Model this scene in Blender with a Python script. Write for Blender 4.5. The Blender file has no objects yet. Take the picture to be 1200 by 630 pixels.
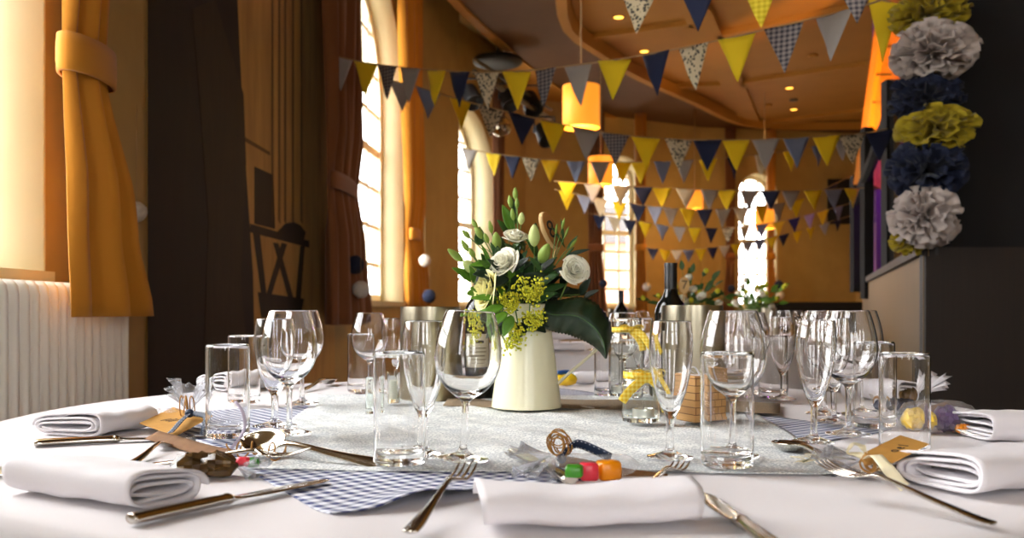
import bpy, math, random
from math import sin, cos, pi, sqrt, atan2, radians
from mathutils import Vector, Matrix
random.seed(7)
SC = bpy.context.scene
COL = SC.collection
F, YH, H, TZ = 1067.0, 363.0, 0.2, 0.75

# ---------- picture helpers ----------
def T(x, y, up=0.0):
    """point on the table top seen at photo pixel x, y"""
    Z = F * H / (y - YH)
    return Vector(((x - 600) / F * Z, Z, TZ + up))
def A(x, y, Z):
    return Vector(((x - 600) / F * Z, Z, TZ + H - (y - YH) / F * Z))

# ---------- materials ----------
def lin(c):
    r = []
    for v in c:
        v = v / 255.0
        r.append(v / 12.92 if v <= 0.04045 else ((v + 0.055) / 1.055) ** 2.4)
    return tuple(r) + (1.0,)
def mat(name, rgb, rough=0.6, metal=0.0, **k):
    m = bpy.data.materials.new(name); m.use_nodes = True
    b = m.node_tree.nodes['Principled BSDF']
    b.inputs['Base Color'].default_value = lin(rgb)
    b.inputs['Roughness'].default_value = rough
    b.inputs['Metallic'].default_value = metal
    for key, v in k.items():
        key = key.replace('_', ' ')
        b.inputs[key].default_value = v
    return m
class N:
    """small node helper"""
    def __init__(s, m): s.m = m; s.t = m.node_tree; s.b = s.t.nodes.get('Principled BSDF'); s.out = s.t.nodes['Material Output']
    def new(s, typ, **k):
        n = s.t.nodes.new(typ)
        for a, v in k.items(): setattr(n, a, v)
        return n
    def link(s, a, b): s.t.links.new(a, b)
    def coord(s, kind='Object', scale=(1, 1, 1), rot=(0, 0, 0)):
        c = s.new('ShaderNodeTexCoord'); mp = s.new('ShaderNodeMapping')
        mp.inputs['Scale'].default_value = scale; mp.inputs['Rotation'].default_value = rot
        s.link(c.outputs[kind], mp.inputs['Vector']); return mp.outputs['Vector']
    def ramp(s, fac, stops, interp='LINEAR'):
        r = s.new('ShaderNodeValToRGB'); cr = r.color_ramp; cr.interpolation = interp
        while len(cr.elements) < len(stops): cr.elements.new(0.5)
        for e, (p, c) in zip(cr.elements, stops): e.position = p; e.color = lin(c)
        s.link(fac, r.inputs['Fac']); return r.outputs['Color']
    def noise(s, vec, scale, detail=3, rough=0.55):
        n = s.new('ShaderNodeTexNoise'); n.inputs['Scale'].default_value = scale
        n.inputs['Detail'].default_value = detail; n.inputs['Roughness'].default_value = rough
        s.link(vec, n.inputs['Vector']); return n.outputs['Fac']
    def bump(s, h, strength=0.3, dist=0.002):
        b = s.new('ShaderNodeBump'); b.inputs['Strength'].default_value = strength; b.inputs['Distance'].default_value = dist
        s.link(h, b.inputs['Height']); s.link(b.outputs['Normal'], s.b.inputs['Normal'])
    def math(s, op, a, b=None):
        n = s.new('ShaderNodeMath', operation=op)
        for i, v in enumerate((a, b)):
            if v is None: continue
            if isinstance(v, (int, float)): n.inputs[i].default_value = v
            else: s.link(v, n.inputs[i])
        return n.outputs[0]
    def mix(s, fac, a, b):
        n = s.new('ShaderNodeMix', data_type='RGBA')
        if isinstance(fac, (int, float)): n.inputs['Factor'].default_value = fac
        else: s.link(fac, n.inputs['Factor'])
        for key, v in (('A', a), ('B', b)):
            sock = [i for i in n.inputs if i.name == key and i.type == 'RGBA'][0]
            if isinstance(v, tuple): sock.default_value = lin(v)
            else: s.link(v, sock)
        return [o for o in n.outputs if o.type == 'RGBA'][0]
def noisy(name, c1, c2, scale=(4, 4, 4), nscale=3, rough=0.7, bump=0.0, dist=0.002, metal=0, kind='Object', **k):
    m = mat(name, c1, rough, metal, **k); n = N(m)
    f = n.noise(n.coord(kind, scale), nscale)
    n.link(n.ramp(f, [(0.3, c1), (0.7, c2)]), n.b.inputs['Base Color'])
    if bump: n.bump(f, bump, dist)
    return m
M = {}
M['plaster'] = noisy('ochre_plaster', (170, 140, 80), (180, 150, 88), (1, 1, 1), 4, 0.75, 0.05)
M['reveal'] = noisy('cream_paint', (204, 192, 156), (198, 186, 148), (1, 1, 1), 3, 0.6)
M['sash'] = mat('white_sash_paint', (244, 236, 214), 0.5)
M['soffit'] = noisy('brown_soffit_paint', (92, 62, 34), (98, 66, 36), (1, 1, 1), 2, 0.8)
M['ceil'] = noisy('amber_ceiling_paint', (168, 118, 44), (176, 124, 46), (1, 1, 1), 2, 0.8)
M['black'] = mat('near_black_wall_paint', (18, 16, 16), 0.9)
M['dark_wood'] = noisy('dark_wood', (30, 21, 17), (37, 26, 20), (30, 30, 1), 3, 0.6)
M['tan_wood'] = noisy('tan_wood', (96, 72, 34), (106, 80, 40), (14, 14, 1), 3, 0.55)
M['floor'] = noisy('floor_boards', (78, 60, 44), (92, 72, 54), (8, 1, 1), 3, 0.4)
M['orange_glow'] = mat('orange_glow_lining', (226, 140, 40), 0.7)  # orange light on the lining put into its base colour
M['violet'] = mat('violet_glow_tone', (120, 60, 140), 0.7)  # violet light on the stair wall put into its base colour
M['radiator'] = mat('radiator_enamel', (240, 236, 224), 0.3)
M['mural_a'] = noisy('mural_umber', (40, 33, 28), (46, 38, 31), (1, 3, 0.6), 5, 0.85)
M['mural_b'] = noisy('mural_tan', (204, 160, 90), (176, 136, 74), (1, 3, 0.5), 4, 0.85)
M['mural_c'] = noisy('mural_shadow', (60, 48, 32), (52, 42, 30), (1, 6, 0.8), 5, 0.85)
M['mural_d'] = noisy('mural_line', (118, 90, 50), (110, 82, 46), (1, 3, 0.6), 4, 0.85)
def cloth(name, c, trans=0.25, rough=0.85, stripes=None):
    m = mat(name, c, rough); n = N(m)
    v = n.coord('Object', (1, 1, 1)); f = n.noise(v, 260, 2)
    n.bump(f, 0.25, 0.0008)
    n.b.inputs['Sheen Weight'].default_value = 0.15
    if trans:
        tr = n.new('ShaderNodeBsdfTranslucent'); tr.inputs['Color'].default_value = lin(c)
        mx = n.new('ShaderNodeMixShader'); mx.inputs['Fac'].default_value = trans
        n.link(n.b.outputs['BSDF'], mx.inputs[1]); n.link(tr.outputs['BSDF'], mx.inputs[2])
        n.link(mx.outputs['Shader'], n.out.inputs['Surface'])
    return m
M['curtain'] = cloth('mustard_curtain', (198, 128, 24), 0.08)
M['curtain_shade'] = cloth('mustard_curtain_shaded', (128, 74, 32), 0.08)  # darker copy of the mustard cloth, shade of unlit sides in its colour
M['linen'] = cloth('white_table_linen', (222, 217, 219), 0.0)
M['napkin'] = cloth('white_napkin_linen', (226, 222, 226), 0.0)
M['lace_shade'] = noisy('lace_shade', (150, 130, 104), (118, 100, 78), (1, 1, 1), 240, 0.95, 0.4)  # brown tone for the shaded band on the lace
# gingham from object coordinates (8 mm checks)
def gingham(name, dark, light, size, kind='Object', rot=0.0, axes='XY'):
    m = mat(name, light, 0.85); n = N(m)
    v = n.coord(kind, (1 / size, 1 / size, 1 / size), (0, 0, rot))
    sp = n.new('ShaderNodeSeparateXYZ'); n.link(v, sp.inputs[0])
    fs = []
    for ax in axes:
        fr = n.math('FRACT', n.math('MULTIPLY', sp.outputs[ax], 0.5))
        fs.append(n.math('GREATER_THAN', fr, 0.5))
    s = n.math('MULTIPLY', n.math('ADD', fs[0], fs[1]), 0.5)
    n.link(n.mix(s, light, dark), n.b.inputs['Base Color']); return m
M['gingham'] = gingham('blue_gingham', (10, 34, 100), (228, 230, 238), 0.0095, 'Object', 0.9)
M['yellow_gingham'] = gingham('yellow_gingham_ribbon', (228, 184, 8), (248, 230, 120), 0.0036, axes='XZ')
def lace():
    m = mat('white_lace', (236, 238, 236), 0.9); n = N(m)
    v = n.coord('Object', (1, 1, 1))
    vo = n.new('ShaderNodeTexVoronoi', feature='F1'); vo.inputs['Scale'].default_value = 260; n.link(v, vo.inputs['Vector'])
    big = n.noise(v, 22, 2, 0.5)
    hole = n.math('GREATER_THAN', n.math('ADD', n.math('MULTIPLY', vo.outputs['Distance'], 1.0), n.math('MULTIPLY', big, 0.9)), 0.93)
    n.link(n.mix(hole, (234, 236, 234), (216, 221, 224)), n.b.inputs['Base Color'])
    al = n.math('SUBTRACT', 1.0, n.math('MULTIPLY', hole, 0.26))
    n.link(al, n.b.inputs['Alpha'])
    n.bump(n.noise(v, 160, 2), 0.5, 0.001)
    return m
M['lace'] = lace()
def glass(name, tint=(255, 255, 255), ior=1.46):
    m = mat(name, tint, 0.0); n = N(m)
    n.b.inputs['Transmission Weight'].default_value = 1.0; n.b.inputs['IOR'].default_value = ior
    return m
M['glass'] = glass('clear_glass', (255, 255, 255))
M['jar_glass'] = glass('green_tinged_glass', (249, 253, 250))
M['bottle'] = mat('dark_bottle_glass', (14, 16, 14), 0.06, 0, IOR=1.5)
M['foil'] = mat('black_capsule', (20, 19, 20), 0.35)
M['label'] = noisy('wine_label_paper', (206, 200, 184), (196, 190, 172), (1, 1, 1), 20, 0.8)
M['ink'] = mat('dark_ink', (38, 34, 34), 0.8)
M['steel'] = mat('brushed_steel', (158, 150, 130), 0.28, 1.0)
n = N(M['steel']); n.bump(n.noise(n.coord('Object', (1, 1, 60)), 12), 0.06, 0.001)
M['cutlery'] = mat('polished_cutlery_steel', (206, 200, 190), 0.14, 1.0)
M['enamel'] = mat('cream_enamel', (232, 228, 196), 0.22)
M['kraft'] = noisy('kraft_card', (196, 144, 62), (184, 132, 54), (1, 1, 1), 60, 0.85)
M['kraft_dark'] = noisy('brown_kraft_card', (132, 92, 54), (120, 82, 48), (1, 1, 1), 60, 0.85)
M['twine'] = noisy('jute_twine', (176, 126, 58), (140, 98, 44), (1, 1, 1), 300, 0.9)
M['navy_ribbon'] = mat('navy_ribbon', (22, 40, 66), 0.55)
M['stitch'] = mat('white_stitching', (222, 226, 230), 0.7)
M['cream_ribbon'] = mat('cream_satin_ribbon', (236, 226, 190), 0.35)
M['grey_ribbon'] = mat('dotted_grey_ribbon', (208, 208, 214), 0.6)
M['wax'] = mat('white_wax', (244, 240, 228), 0.5)
M['tin'] = mat('tealight_tin', (214, 210, 204), 0.3, 1.0)
M['red'] = mat('pink_gummy', (228, 52, 70), 0.3); M['orange'] = mat('orange_gummy', (242, 146, 10), 0.3)
M['green'] = mat('green_gummy', (60, 140, 30), 0.3); M['yellow_wrap'] = mat('yellow_wrapper', (236, 196, 30), 0.35)
M['purple_wrap'] = mat('purple_wrapper', (84, 40, 110), 0.35); M['brown_wrap'] = noisy('dark_wrapper', (40, 30, 24), (112, 84, 44), (1, 1, 1), 40, 0.2, 0.3, 0.003)
M['blue_wrap'] = mat('blue_wrapper', (40, 90, 160), 0.3)
M['foil_wrap'] = noisy('crinkled_silver_wrap', (190, 186, 170), (120, 110, 96), (1, 1, 1), 60, 0.2, 0.6, 0.004, 0.8)
def cello():
    m = bpy.data.materials.new('clear_cellophane'); m.use_nodes = True; n = N(m)
    tr = n.new('ShaderNodeBsdfTransparent'); tr.inputs['Color'].default_value = (0.96, 0.96, 0.97, 1)
    n.b.inputs['Base Color'].default_value = (0.9, 0.9, 0.92, 1); n.b.inputs['Roughness'].default_value = 0.12
    lw = n.new('ShaderNodeLayerWeight'); lw.inputs['Blend'].default_value = 0.35
    nz = n.noise(n.coord('Object', (1, 1, 1)), 130, 3)
    fac = n.math('ADD', n.math('MULTIPLY', lw.outputs['Facing'], 0.34), n.math('MULTIPLY', nz, 0.10))
    mx = n.new('ShaderNodeMixShader'); n.link(fac, mx.inputs['Fac'])
    n.link(tr.outputs['BSDF'], mx.inputs[1]); n.link(n.b.outputs['BSDF'], mx.inputs[2]); n.link(mx.outputs['Shader'], n.out.inputs['Surface'])
    n.bump(nz, 0.8, 0.004)
    return m
M['cello'] = cello()
def pane():
    m = bpy.data.materials.new('window_pane_glass'); m.use_nodes = True; n = N(m)
    tr = n.new('ShaderNodeBsdfTransparent'); gl = n.new('ShaderNodeBsdfGlossy'); gl.inputs['Roughness'].default_value = 0.02
    lw = n.new('ShaderNodeLayerWeight'); lw.inputs['Blend'].default_value = 0.5
    fc = n.math('ADD', n.math('MULTIPLY', n.math('POWER', lw.outputs['Facing'], 6.0), 0.4), 0.02)
    mx = n.new('ShaderNodeMixShader'); n.link(fc, mx.inputs['Fac'])
    n.link(tr.outputs['BSDF'], mx.inputs[1]); n.link(gl.outputs['BSDF'], mx.inputs[2]); n.link(mx.outputs['Shader'], n.out.inputs['Surface'])
    return m
M['pane'] = pane()
M['petal'] = cloth('ivory_petal', (246, 244, 226), 0.25, 0.6); M['petal_y'] = cloth('lemon_petal', (246, 240, 176), 0.25, 0.6)
M['bud'] = cloth('green_white_bud', (204, 216, 140), 0.25, 0.6); M['budg'] = cloth('green_bud', (140, 166, 66), 0.2, 0.6)
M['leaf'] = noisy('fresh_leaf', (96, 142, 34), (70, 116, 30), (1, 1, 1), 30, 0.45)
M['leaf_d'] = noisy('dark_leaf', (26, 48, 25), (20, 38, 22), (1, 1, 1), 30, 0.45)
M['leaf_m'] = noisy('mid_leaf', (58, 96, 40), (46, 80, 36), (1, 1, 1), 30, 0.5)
M['stem'] = mat('green_stem', (92, 124, 52), 0.6); M['gold'] = noisy('yellow_green_florets', (214, 204, 40), (180, 186, 44), (1, 1, 1), 90, 0.8)
M['pale_wood'] = noisy('pale_cut_wood', (214, 178, 120), (200, 162, 104), (1, 1, 8), 40, 0.7); M['wood_face'] = noisy('cut_wood_face', (170, 116, 56), (156, 104, 48), (1, 1, 8), 40, 0.7)
M['pom_w'] = noisy('white_wool', (226, 218, 206), (200, 192, 180), (1, 1, 1), 90, 0.95, 0.8, 0.01); M['pom_n'] = noisy('navy_wool', (24, 34, 62), (18, 26, 48), (1, 1, 1), 90, 0.95, 0.8, 0.01)
M['tissue_w'] = cloth('white_tissue', (200, 186, 178), 0.15); M['tissue_y'] = cloth('yellow_tissue', (176, 154, 20), 0.15); M['tissue_n'] = cloth('navy_tissue', (26, 34, 62), 0.2)
M['f_yellow'] = cloth('yellow_cotton', (236, 206, 24), 0.25); M['f_navy'] = cloth('navy_cotton', (26, 34, 66), 0.12); M['f_grey'] = cloth('grey_linen', (172, 164, 156), 0.25)
M['f_blue'] = cloth('blue_grey_chambray', (136, 144, 166), 0.25); M['f_cream'] = cloth('cream_cotton', (220, 206, 176), 0.25)
M['f_check'] = gingham('small_grey_check', (52, 50, 60), (150, 140, 136), 0.010, axes='XZ'); M['f_ycheck'] = gingham('yellow_check', (200, 174, 10), (232, 210, 60), 0.010, axes='XZ')
def floral():
    m = mat('sprigged_floral_cotton', (206, 190, 156), 0.85); n = N(m)
    vo = n.new('ShaderNodeTexVoronoi'); vo.inputs['Scale'].default_value = 62; n.link(n.coord('Object'), vo.inputs['Vector'])
    n.link(n.ramp(vo.outputs['Distance'], [(0.0, (62, 60, 58)), (0.30, (92, 86, 72)), (0.42, (206, 190, 156))], 'CONSTANT'), n.b.inputs['Base Color']); return m
M['f_floral'] = floral()
M['cord'] = mat('bunting_cord', (170, 140, 96), 0.8)
def emis(name, rgb, s):
    m = mat(name, rgb, 0.6); b = m.node_tree.nodes['Principled BSDF']
    b.inputs['Emission Color'].default_value = lin(rgb); b.inputs['Emission Strength'].default_value = s; return m
M['shade'] = emis('lit_drum_shade', (255, 158, 44), 1.15); M['diffuser'] = emis('lit_lamp_diffuser', (255, 170, 50), 1.5); M['bulb'] = emis('lit_downlight', (255, 190, 70), 6.0)
M['mirror'] = mat('mirror_facets', (200, 190, 170), 0.08, 1.0); M['gear'] = mat('black_stage_gear', (22, 22, 24), 0.6)
M['gear_grey'] = mat('grey_stage_gear', (84, 70, 48), 0.5)
M['basket'] = None
def woven():
    m = mat('woven_wood_splint', (190, 144, 88), 0.6); n = N(m)
    br = n.new('ShaderNodeTexBrick'); br.inputs['Scale'].default_value = 1.0
    br.inputs['Color1'].default_value = lin((206, 160, 100)); br.inputs['Color2'].default_value = lin((182, 134, 80)); br.inputs['Mortar'].default_value = lin((112, 74, 40))
    br.inputs['Brick Width'].default_value = 0.02; br.inputs['Row Height'].default_value = 0.0125; br.inputs['Mortar Size'].default_value = 0.0008
    n.link(n.coord('Object', (1, 1, 1), (pi / 2, 0, 0)), br.inputs['Vector']); n.link(br.outputs['Color'], n.b.inputs['Base Color'])
    n.bump(br.outputs['Fac'], -0.5, 0.002); return m
M['basket'] = woven()
M['brick'] = noisy('distant_brick', (176, 120, 96), (190, 136, 110), (1, 1, 1), 1, 0.9); M['ground'] = mat('pale_paving', (200, 196, 186), 0.9); M['hedge'] = noisy('outdoor_hedge', (88, 120, 60), (120, 150, 80), (1, 1, 1), 3, 0.9)

# ---------- mesh helpers ----------
class MB:
    def __init__(s): s.v = []; s.f = []
    def add(s, vs, fs):
        o = len(s.v); s.v += [tuple(p) for p in vs]; s.f += [tuple(i + o for i in f) for f in fs]; return s
    def box(s, c, d, R=None):
        x, y, z = d[0] / 2, d[1] / 2, d[2] / 2
        vs = [Vector(p) for p in ((-x, -y, -z), (x, -y, -z), (x, y, -z), (-x, y, -z), (-x, -y, z), (x, -y, z), (x, y, z), (-x, y, z))]
        if R: vs = [R @ p for p in vs]
        c = Vector(c)
        return s.add([p + c for p in vs], [(3, 2, 1, 0), (4, 5, 6, 7), (0, 1, 5, 4), (1, 2, 6, 5), (2, 3, 7, 6), (3, 0, 4, 7)])
    def lathe(s, prof, seg=40, c=(0, 0, 0), sx=1, R=None):
        c = Vector(c); vs = []; fs = []; rows = []
        for r, z in prof:
            if r < 1e-7:
                rows.append([len(vs)]); vs.append(Vector((0, 0, z)))
            else:
                rows.append(list(range(len(vs), len(vs) + seg)))
                vs += [Vector((r * cos(2 * pi * i / seg), r * sin(2 * pi * i / seg), z)) for i in range(seg)]
        for a, b in zip(rows, rows[1:]):
            for i in range(seg):
                j = (i + 1) % seg
                if len(a) == 1 and len(b) == 1: continue
                if len(a) == 1: fs.append((a[0], b[j], b[i]))
                elif len(b) == 1: fs.append((a[i], a[j], b[0]))
                else: fs.append((a[i], a[j], b[j], b[i]))
        if R: vs = [R @ p for p in vs]
        return s.add([p + c for p in vs], fs)
    def tube(s, pts, r, seg=8, cap=True):
        pts = [Vector(p) for p in pts]; n = len(pts)
        rs = r if isinstance(r, (list, tuple)) else [r] * n
        vs = []; fs = []; up = None
        for i, p in enumerate(pts):
            t = (pts[min(i + 1, n - 1)] - pts[max(i - 1, 0)]).normalized()
            if up is None:
                up = Vector((0, 0, 1)) if abs(t.z) < 0.9 else Vector((1, 0, 0))
            u = (up - t * up.dot(t))
            if u.length < 1e-5: u = t.orthogonal()
            u.normalize(); w = t.cross(u); up = u
            for k in range(seg):
                a = 2 * pi * k / seg
                vs.append(p + (u * cos(a) + w * sin(a)) * rs[i])
        for i in range(n - 1):
            for k in range(seg):
                k2 = (k + 1) % seg
                fs.append((i * seg + k, i * seg + k2, (i + 1) * seg + k2, (i + 1) * seg + k))
        if cap: fs.append(tuple(range(seg))[::-1]); fs.append(tuple((n - 1) * seg + k for k in range(seg)))
        return s.add(vs, fs)
    def grid(s, rows, closed=False):
        nr, nc = len(rows), len(rows[0]); vs = [p for r in rows for p in r]; fs = []
        for i in range(nr - 1):
            for j in range(nc if closed else nc - 1):
                k = (j + 1) % nc
                fs.append((i * nc + j, i * nc + k, (i + 1) * nc + k, (i + 1) * nc + j))
        return s.add(vs, fs)
    def loft(s, rings):
        """closed rings with end caps"""
        nc = len(rings[0]); o = len(s.v); s.grid(rings, True)
        s.f.append(tuple(o + k for k in range(nc))[::-1]); e = o + (len(rings) - 1) * nc
        s.f.append(tuple(e + k for k in range(nc))); return s
    def prism(s, poly, axis):
        """polygon of points pushed along the vector axis"""
        a = Vector(axis); n = len(poly); P = [Vector(p) for p in poly]
        return s.add(P + [p + a for p in P], [tuple(range(n))[::-1], tuple(range(n, 2 * n))] + [(i, (i + 1) % n, (i + 1) % n + n, i + n) for i in range(n)])
    def ball(s, c, r, seg=12, rings=8, sc=(1, 1, 1), R=None):
        c = Vector(c); vs = [Vector((0, 0, r * sc[2]))]; fs = []
        for i in range(1, rings):
            t = pi * i / rings
            for k in range(seg):
                a = 2 * pi * k / seg; vs.append(Vector((r * sc[0] * sin(t) * cos(a), r * sc[1] * sin(t) * sin(a), r * sc[2] * cos(t))))
        vs.append(Vector((0, 0, -r * sc[2])))
        for k in range(seg): fs.append((0, 1 + k, 1 + (k + 1) % seg))
        for i in range(rings - 2):
            for k in range(seg):
                a = 1 + i * seg; k2 = (k + 1) % seg; fs.append((a + k, a + seg + k, a + seg + k2, a + k2))
        a = 1 + (rings - 2) * seg; e = len(vs) - 1
        for k in range(seg): fs.append((a + k, e, a + (k + 1) % seg))
        if R: vs = [R @ p for p in vs]
        return s.add([p + c for p in vs], fs)
    def build(s, name, m, parent=None, smooth=True, loc=None, auto=None, solid=None, fix=True):
        me = bpy.data.meshes.new(name); vs = s.v
        if loc is not None and parent is None:
            L = Vector(loc); vs = [Vector(p) - L for p in s.v]
        me.from_pydata([tuple(p) for p in vs], [], s.f); me.update()
        if fix:
            import bmesh
            b = bmesh.new(); b.from_mesh(me); bmesh.ops.recalc_face_normals(b, faces=b.faces); b.to_mesh(me); b.free()
        for x in (m if isinstance(m, list) else [m]): me.materials.append(x)
        if smooth:
            if auto: me.set_sharp_from_angle(angle=radians(auto)); 
            for p in me.polygons: p.use_smooth = True
        o = bpy.data.objects.new(name, me); COL.objects.link(o)
        if parent is not None: o.parent = parent
        elif loc is not None: o.location = loc
        if solid:
            md = o.modifiers.new('Solidify', 'SOLIDIFY'); md.thickness = solid; md.offset = 0
        return o
def tag(o, label=None, cat=None, group=None, kind=None):
    if label: o['label'] = label
    if cat: o['category'] = cat
    if group: o['group'] = group
    if kind: o['kind'] = kind
    return o
def thing(name, label, cat, loc=(0, 0, 0), rz=0.0, group=None):
    o = bpy.data.objects.new(name, None); COL.objects.link(o); o.location = loc; o.rotation_euler = (0, 0, rz)
    o.empty_display_size = 0.05
    return tag(o, label, cat, group)
def struct(o): o['kind'] = 'structure'; return o
def copy_tree(o, parent=None):
    c = o.copy(); COL.objects.link(c)
    if parent is not None: c.parent = parent
    for ch in list(o.children): copy_tree(ch, c)
    return c
def spl(pts, n):
    """catmull-rom through tuples, n samples per span"""
    P = [Vector(p) for p in pts]; out = []
    for i in range(len(P) - 1):
        a, b, c, d = P[max(i - 1, 0)], P[i], P[i + 1], P[min(i + 2, len(P) - 1)]
        for k in range(n):
            t = k / n
            out.append(0.5 * ((2 * b) + (c - a) * t + (2 * a - 5 * b + 4 * c - d) * t * t + (3 * b - a - 3 * c + d) * t ** 3))
    out.append(P[-1]); return out
def prof(pts, n=5):
    return [(max(p.x, 0.0), p.y) for p in spl([(a, b, 0) for a, b in pts], n)]
def text_mesh(body, size, m, parent, R, depth=0.0002, name='lettering'):
    cu = bpy.data.curves.new(name, 'FONT'); cu.body = body; cu.size = size; cu.extrude = depth; cu.align_x = 'CENTER'; cu.align_y = 'CENTER'
    t = bpy.data.objects.new('tmp_text', cu); COL.objects.link(t)
    dg = bpy.context.evaluated_depsgraph_get(); me = bpy.data.meshes.new_from_object(t.evaluated_get(dg)); me.name = name
    bpy.data.objects.remove(t); bpy.data.curves.remove(cu)
    me.transform(R); me.materials.clear(); me.materials.append(m)
    o = bpy.data.objects.new(name, me); COL.objects.link(o); o.parent = parent; return o
# ================= SETTING =================
WT = 4.6
def wall_seg(name, p, q, holes=(), t=0.35, out=None, z0=0.0, z1=WT, m='plaster'):
    """wall from p to q (plan), thickness pushed outward; holes = (s0, s1, sill, spring) with round arch"""
    p, q = Vector((p[0], p[1], 0)), Vector((q[0], q[1], 0)); L = (q - p).length; u = (q - p) / L
    nrm = Vector((-u.y, u.x, 0)) if out is None else Vector(out)
    P = lambda s, z, d=0.0: p + u * s + nrm * d + Vector((0, 0, z))
    mb = MB()
    def slab(poly): mb.prism([P(s, z) for s, z in poly], nrm * t)
    xs = 0.0
    for s0, s1, sill, spring in holes:
        if s0 > xs: slab([(xs, z0), (s0, z0), (s0, z1), (xs, z1)])
        slab([(s0, z0), (s1, z0), (s1, sill), (s0, sill)])
        r = (s1 - s0) / 2; c = (s0 + s1) / 2; n = 20
        arc = [(c - r * cos(pi * k / n), spring + r * sin(pi * k / n)) for k in range(n + 1)]
        for a, b in zip(arc, arc[1:]): slab([a, b, (b[0], z1), (a[0], z1)])
        xs = s1
    if xs < L: slab([(xs, z0), (L, z0), (L, z1), (xs, z1)])
    o = struct(mb.build(name, M[m], None, smooth=False))
    return o, P, u, nrm
def window(n, P, u, nrm, hole, depth, cols=3, rows=7, sillw=0.03):
    s0, s1, sill, spring = hole; r = (s1 - s0) / 2; c = (s0 + s1) / 2; k = 24
    root = bpy.data.objects.new('window_%d' % n, None); COL.objects.link(root); root['kind'] = 'structure'
    # lining of the opening (reveal)
    mb = MB(); e = 0.012
    def ring(rr, d, bot): return [P(c - rr, bot, d)] + [P(c - rr * cos(pi * i / k), spring + rr * sin(pi * i / k), d) for i in range(k + 1)] + [P(c + rr, bot, d)]
    mb.grid([ring(r + 0.001, -0.006, sill), ring(r - e, -0.006, sill), ring(r - e, depth + 0.05, sill), ring(r + 0.001, depth + 0.05, sill)])
    struct(mb.build('window_reveal', M['reveal'], root))
    fr = MB(); fw = 0.07
    fr.grid([ring(r - e, depth - 0.05, sill), ring(r - e - fw, depth - 0.05, sill), ring(r - e - fw, depth + 0.01, sill), ring(r - e, depth + 0.01, sill)])
    fr.prism([P(s0 + e, sill, depth - 0.05), P(s1 - e, sill, depth - 0.05), P(s1 - e, sill + fw, depth - 0.05), P(s0 + e, sill + fw, depth - 0.05)], nrm * 0.06)
    struct(fr.build('window_frame', M['sash'], root, smooth=False))
    mu = MB(); w = 0.034
    def bar(a0, a1, b0, b1): mu.prism([P(a0, b0, depth - 0.035), P(a1, b0, depth - 0.035), P(a1, b1, depth - 0.035), P(a0, b1, depth - 0.035)], nrm * 0.03)
    for i in range(1, cols):
        s = s0 + (s1 - s0) * i / cols; top = spring + sqrt(max((r - e) ** 2 - (s - c) ** 2, 0.01)); bar(s - w / 2, s + w / 2, sill, top)
    top = spring + r
    for i in range(1, rows):
        z = sill + (top - sill) * i / rows; h = r - e
        if z > spring: h = sqrt(max((r - e) ** 2 - (z - spring) ** 2, 0.0025))
        ww = w * (2.2 if i == rows // 2 else 1); bar(c - h, c + h, z - ww / 2, z + ww / 2)
    struct(mu.build('glazing_bars', M['sash'], root, smooth=False))
    pa = MB(); pts = ring(r - e, depth, sill); pa.prism(pts, nrm * 0.005)
    struct(pa.build('window_pane', M['pane'], root, smooth=False))
    si = MB(); si.prism([P(s0 - 0.01, sill - 0.04, -sillw), P(s1 + 0.01, sill - 0.04, -sillw), P(s1 + 0.01, sill + 0.004, -sillw), P(s0 - 0.01, sill + 0.004, -sillw)], nrm * (sillw + 0.0))
    si.prism([P(s0 + e, sill - 0.045, -0.0), P(s1 - e, sill - 0.045, -0.0), P(s1 - e, sill + 0.004, -0.0), P(s0 + e, sill + 0.004, -0.0)], nrm * (depth - 0.05))
    struct(si.build('window_sill', M['reveal'], root, smooth=False))
    # daylight portal: tells the renderer where the sky comes in
    L = bpy.data.lights.new('sky_portal', 'AREA'); L.shape = 'RECTANGLE'; L.size = s1 - s0; L.size_y = top - sill
    L.cycles.is_portal = True
    lo = bpy.data.objects.new('sky_portal', L); COL.objects.link(lo); ctr = P(c, (sill + top) / 2, depth + 0.3)
    lo.matrix_world = Matrix.Translation(ctr) @ (nrm).to_track_quat('Z', 'Y').to_matrix().to_4x4()
    return root
XL = -1.4
# left wall: an unseen window behind the camera, window 1, dark pier, window 2
_, P, u, nr = wall_seg('wall_left', (XL, -4.0), (XL, 3.5), [(1.2, 2.9, 1.06, 2.75), (5.0, 6.72, 1.06, 2.75)], 0.45)
window(6, P, u, nr, (1.2, 2.9, 1.06, 2.75), 0.34)
window(1, P, u, nr, (5.0, 6.72, 1.06, 2.75), 0.34)
a, b = (XL, 3.5), (-1.03, 8.6)
Lw = (Vector(b) - Vector(a)).length
h2 = (Lw - 2.05, Lw, 1.02, 2.75)
_, P, u, nr = wall_seg('wall_left_pier', a, (-0.61, 10.5 + 0.02), [], 0.02, z1=0.02)
bpy.data.objects.remove(bpy.data.objects['wall_left_pier'])
_, P, u, nr = wall_seg('wall_left_middle', a, b, [h2], 0.30)
window(2, P, u, nr, h2, 0.25, 4, 8)
wall_seg('wall_pier', b, (-0.61, 10.5), [], 0.30)
wall_seg('wall_pier_return', (-0.61, 10.5), (-1.35, 10.62), [], 0.05)
a, b = (-1.15, 10.35), (-0.258, 12.5)
L3 = (Vector(b) - Vector(a)).length; h3 = (L3 - 1.75, L3, 1.0, 2.7)
_, P, u, nr = wall_seg('wall_alcove', a, b, [h3], 0.40); window(3, P, u, nr, h3, 0.35, 3, 7)
a, b = b, (0.2, 13.4); wall_seg('wall_alcove_far', a, b, [], 0.3)
a, b = b, (3.1, 14.95)
h4 = (1.32, 2.14, 0.99, 2.95)
_, P, u, nr = wall_seg('wall_back_left', a, b, [h4], 0.40); window(4, P, u, nr, h4, 0.34, 3, 8)
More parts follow.
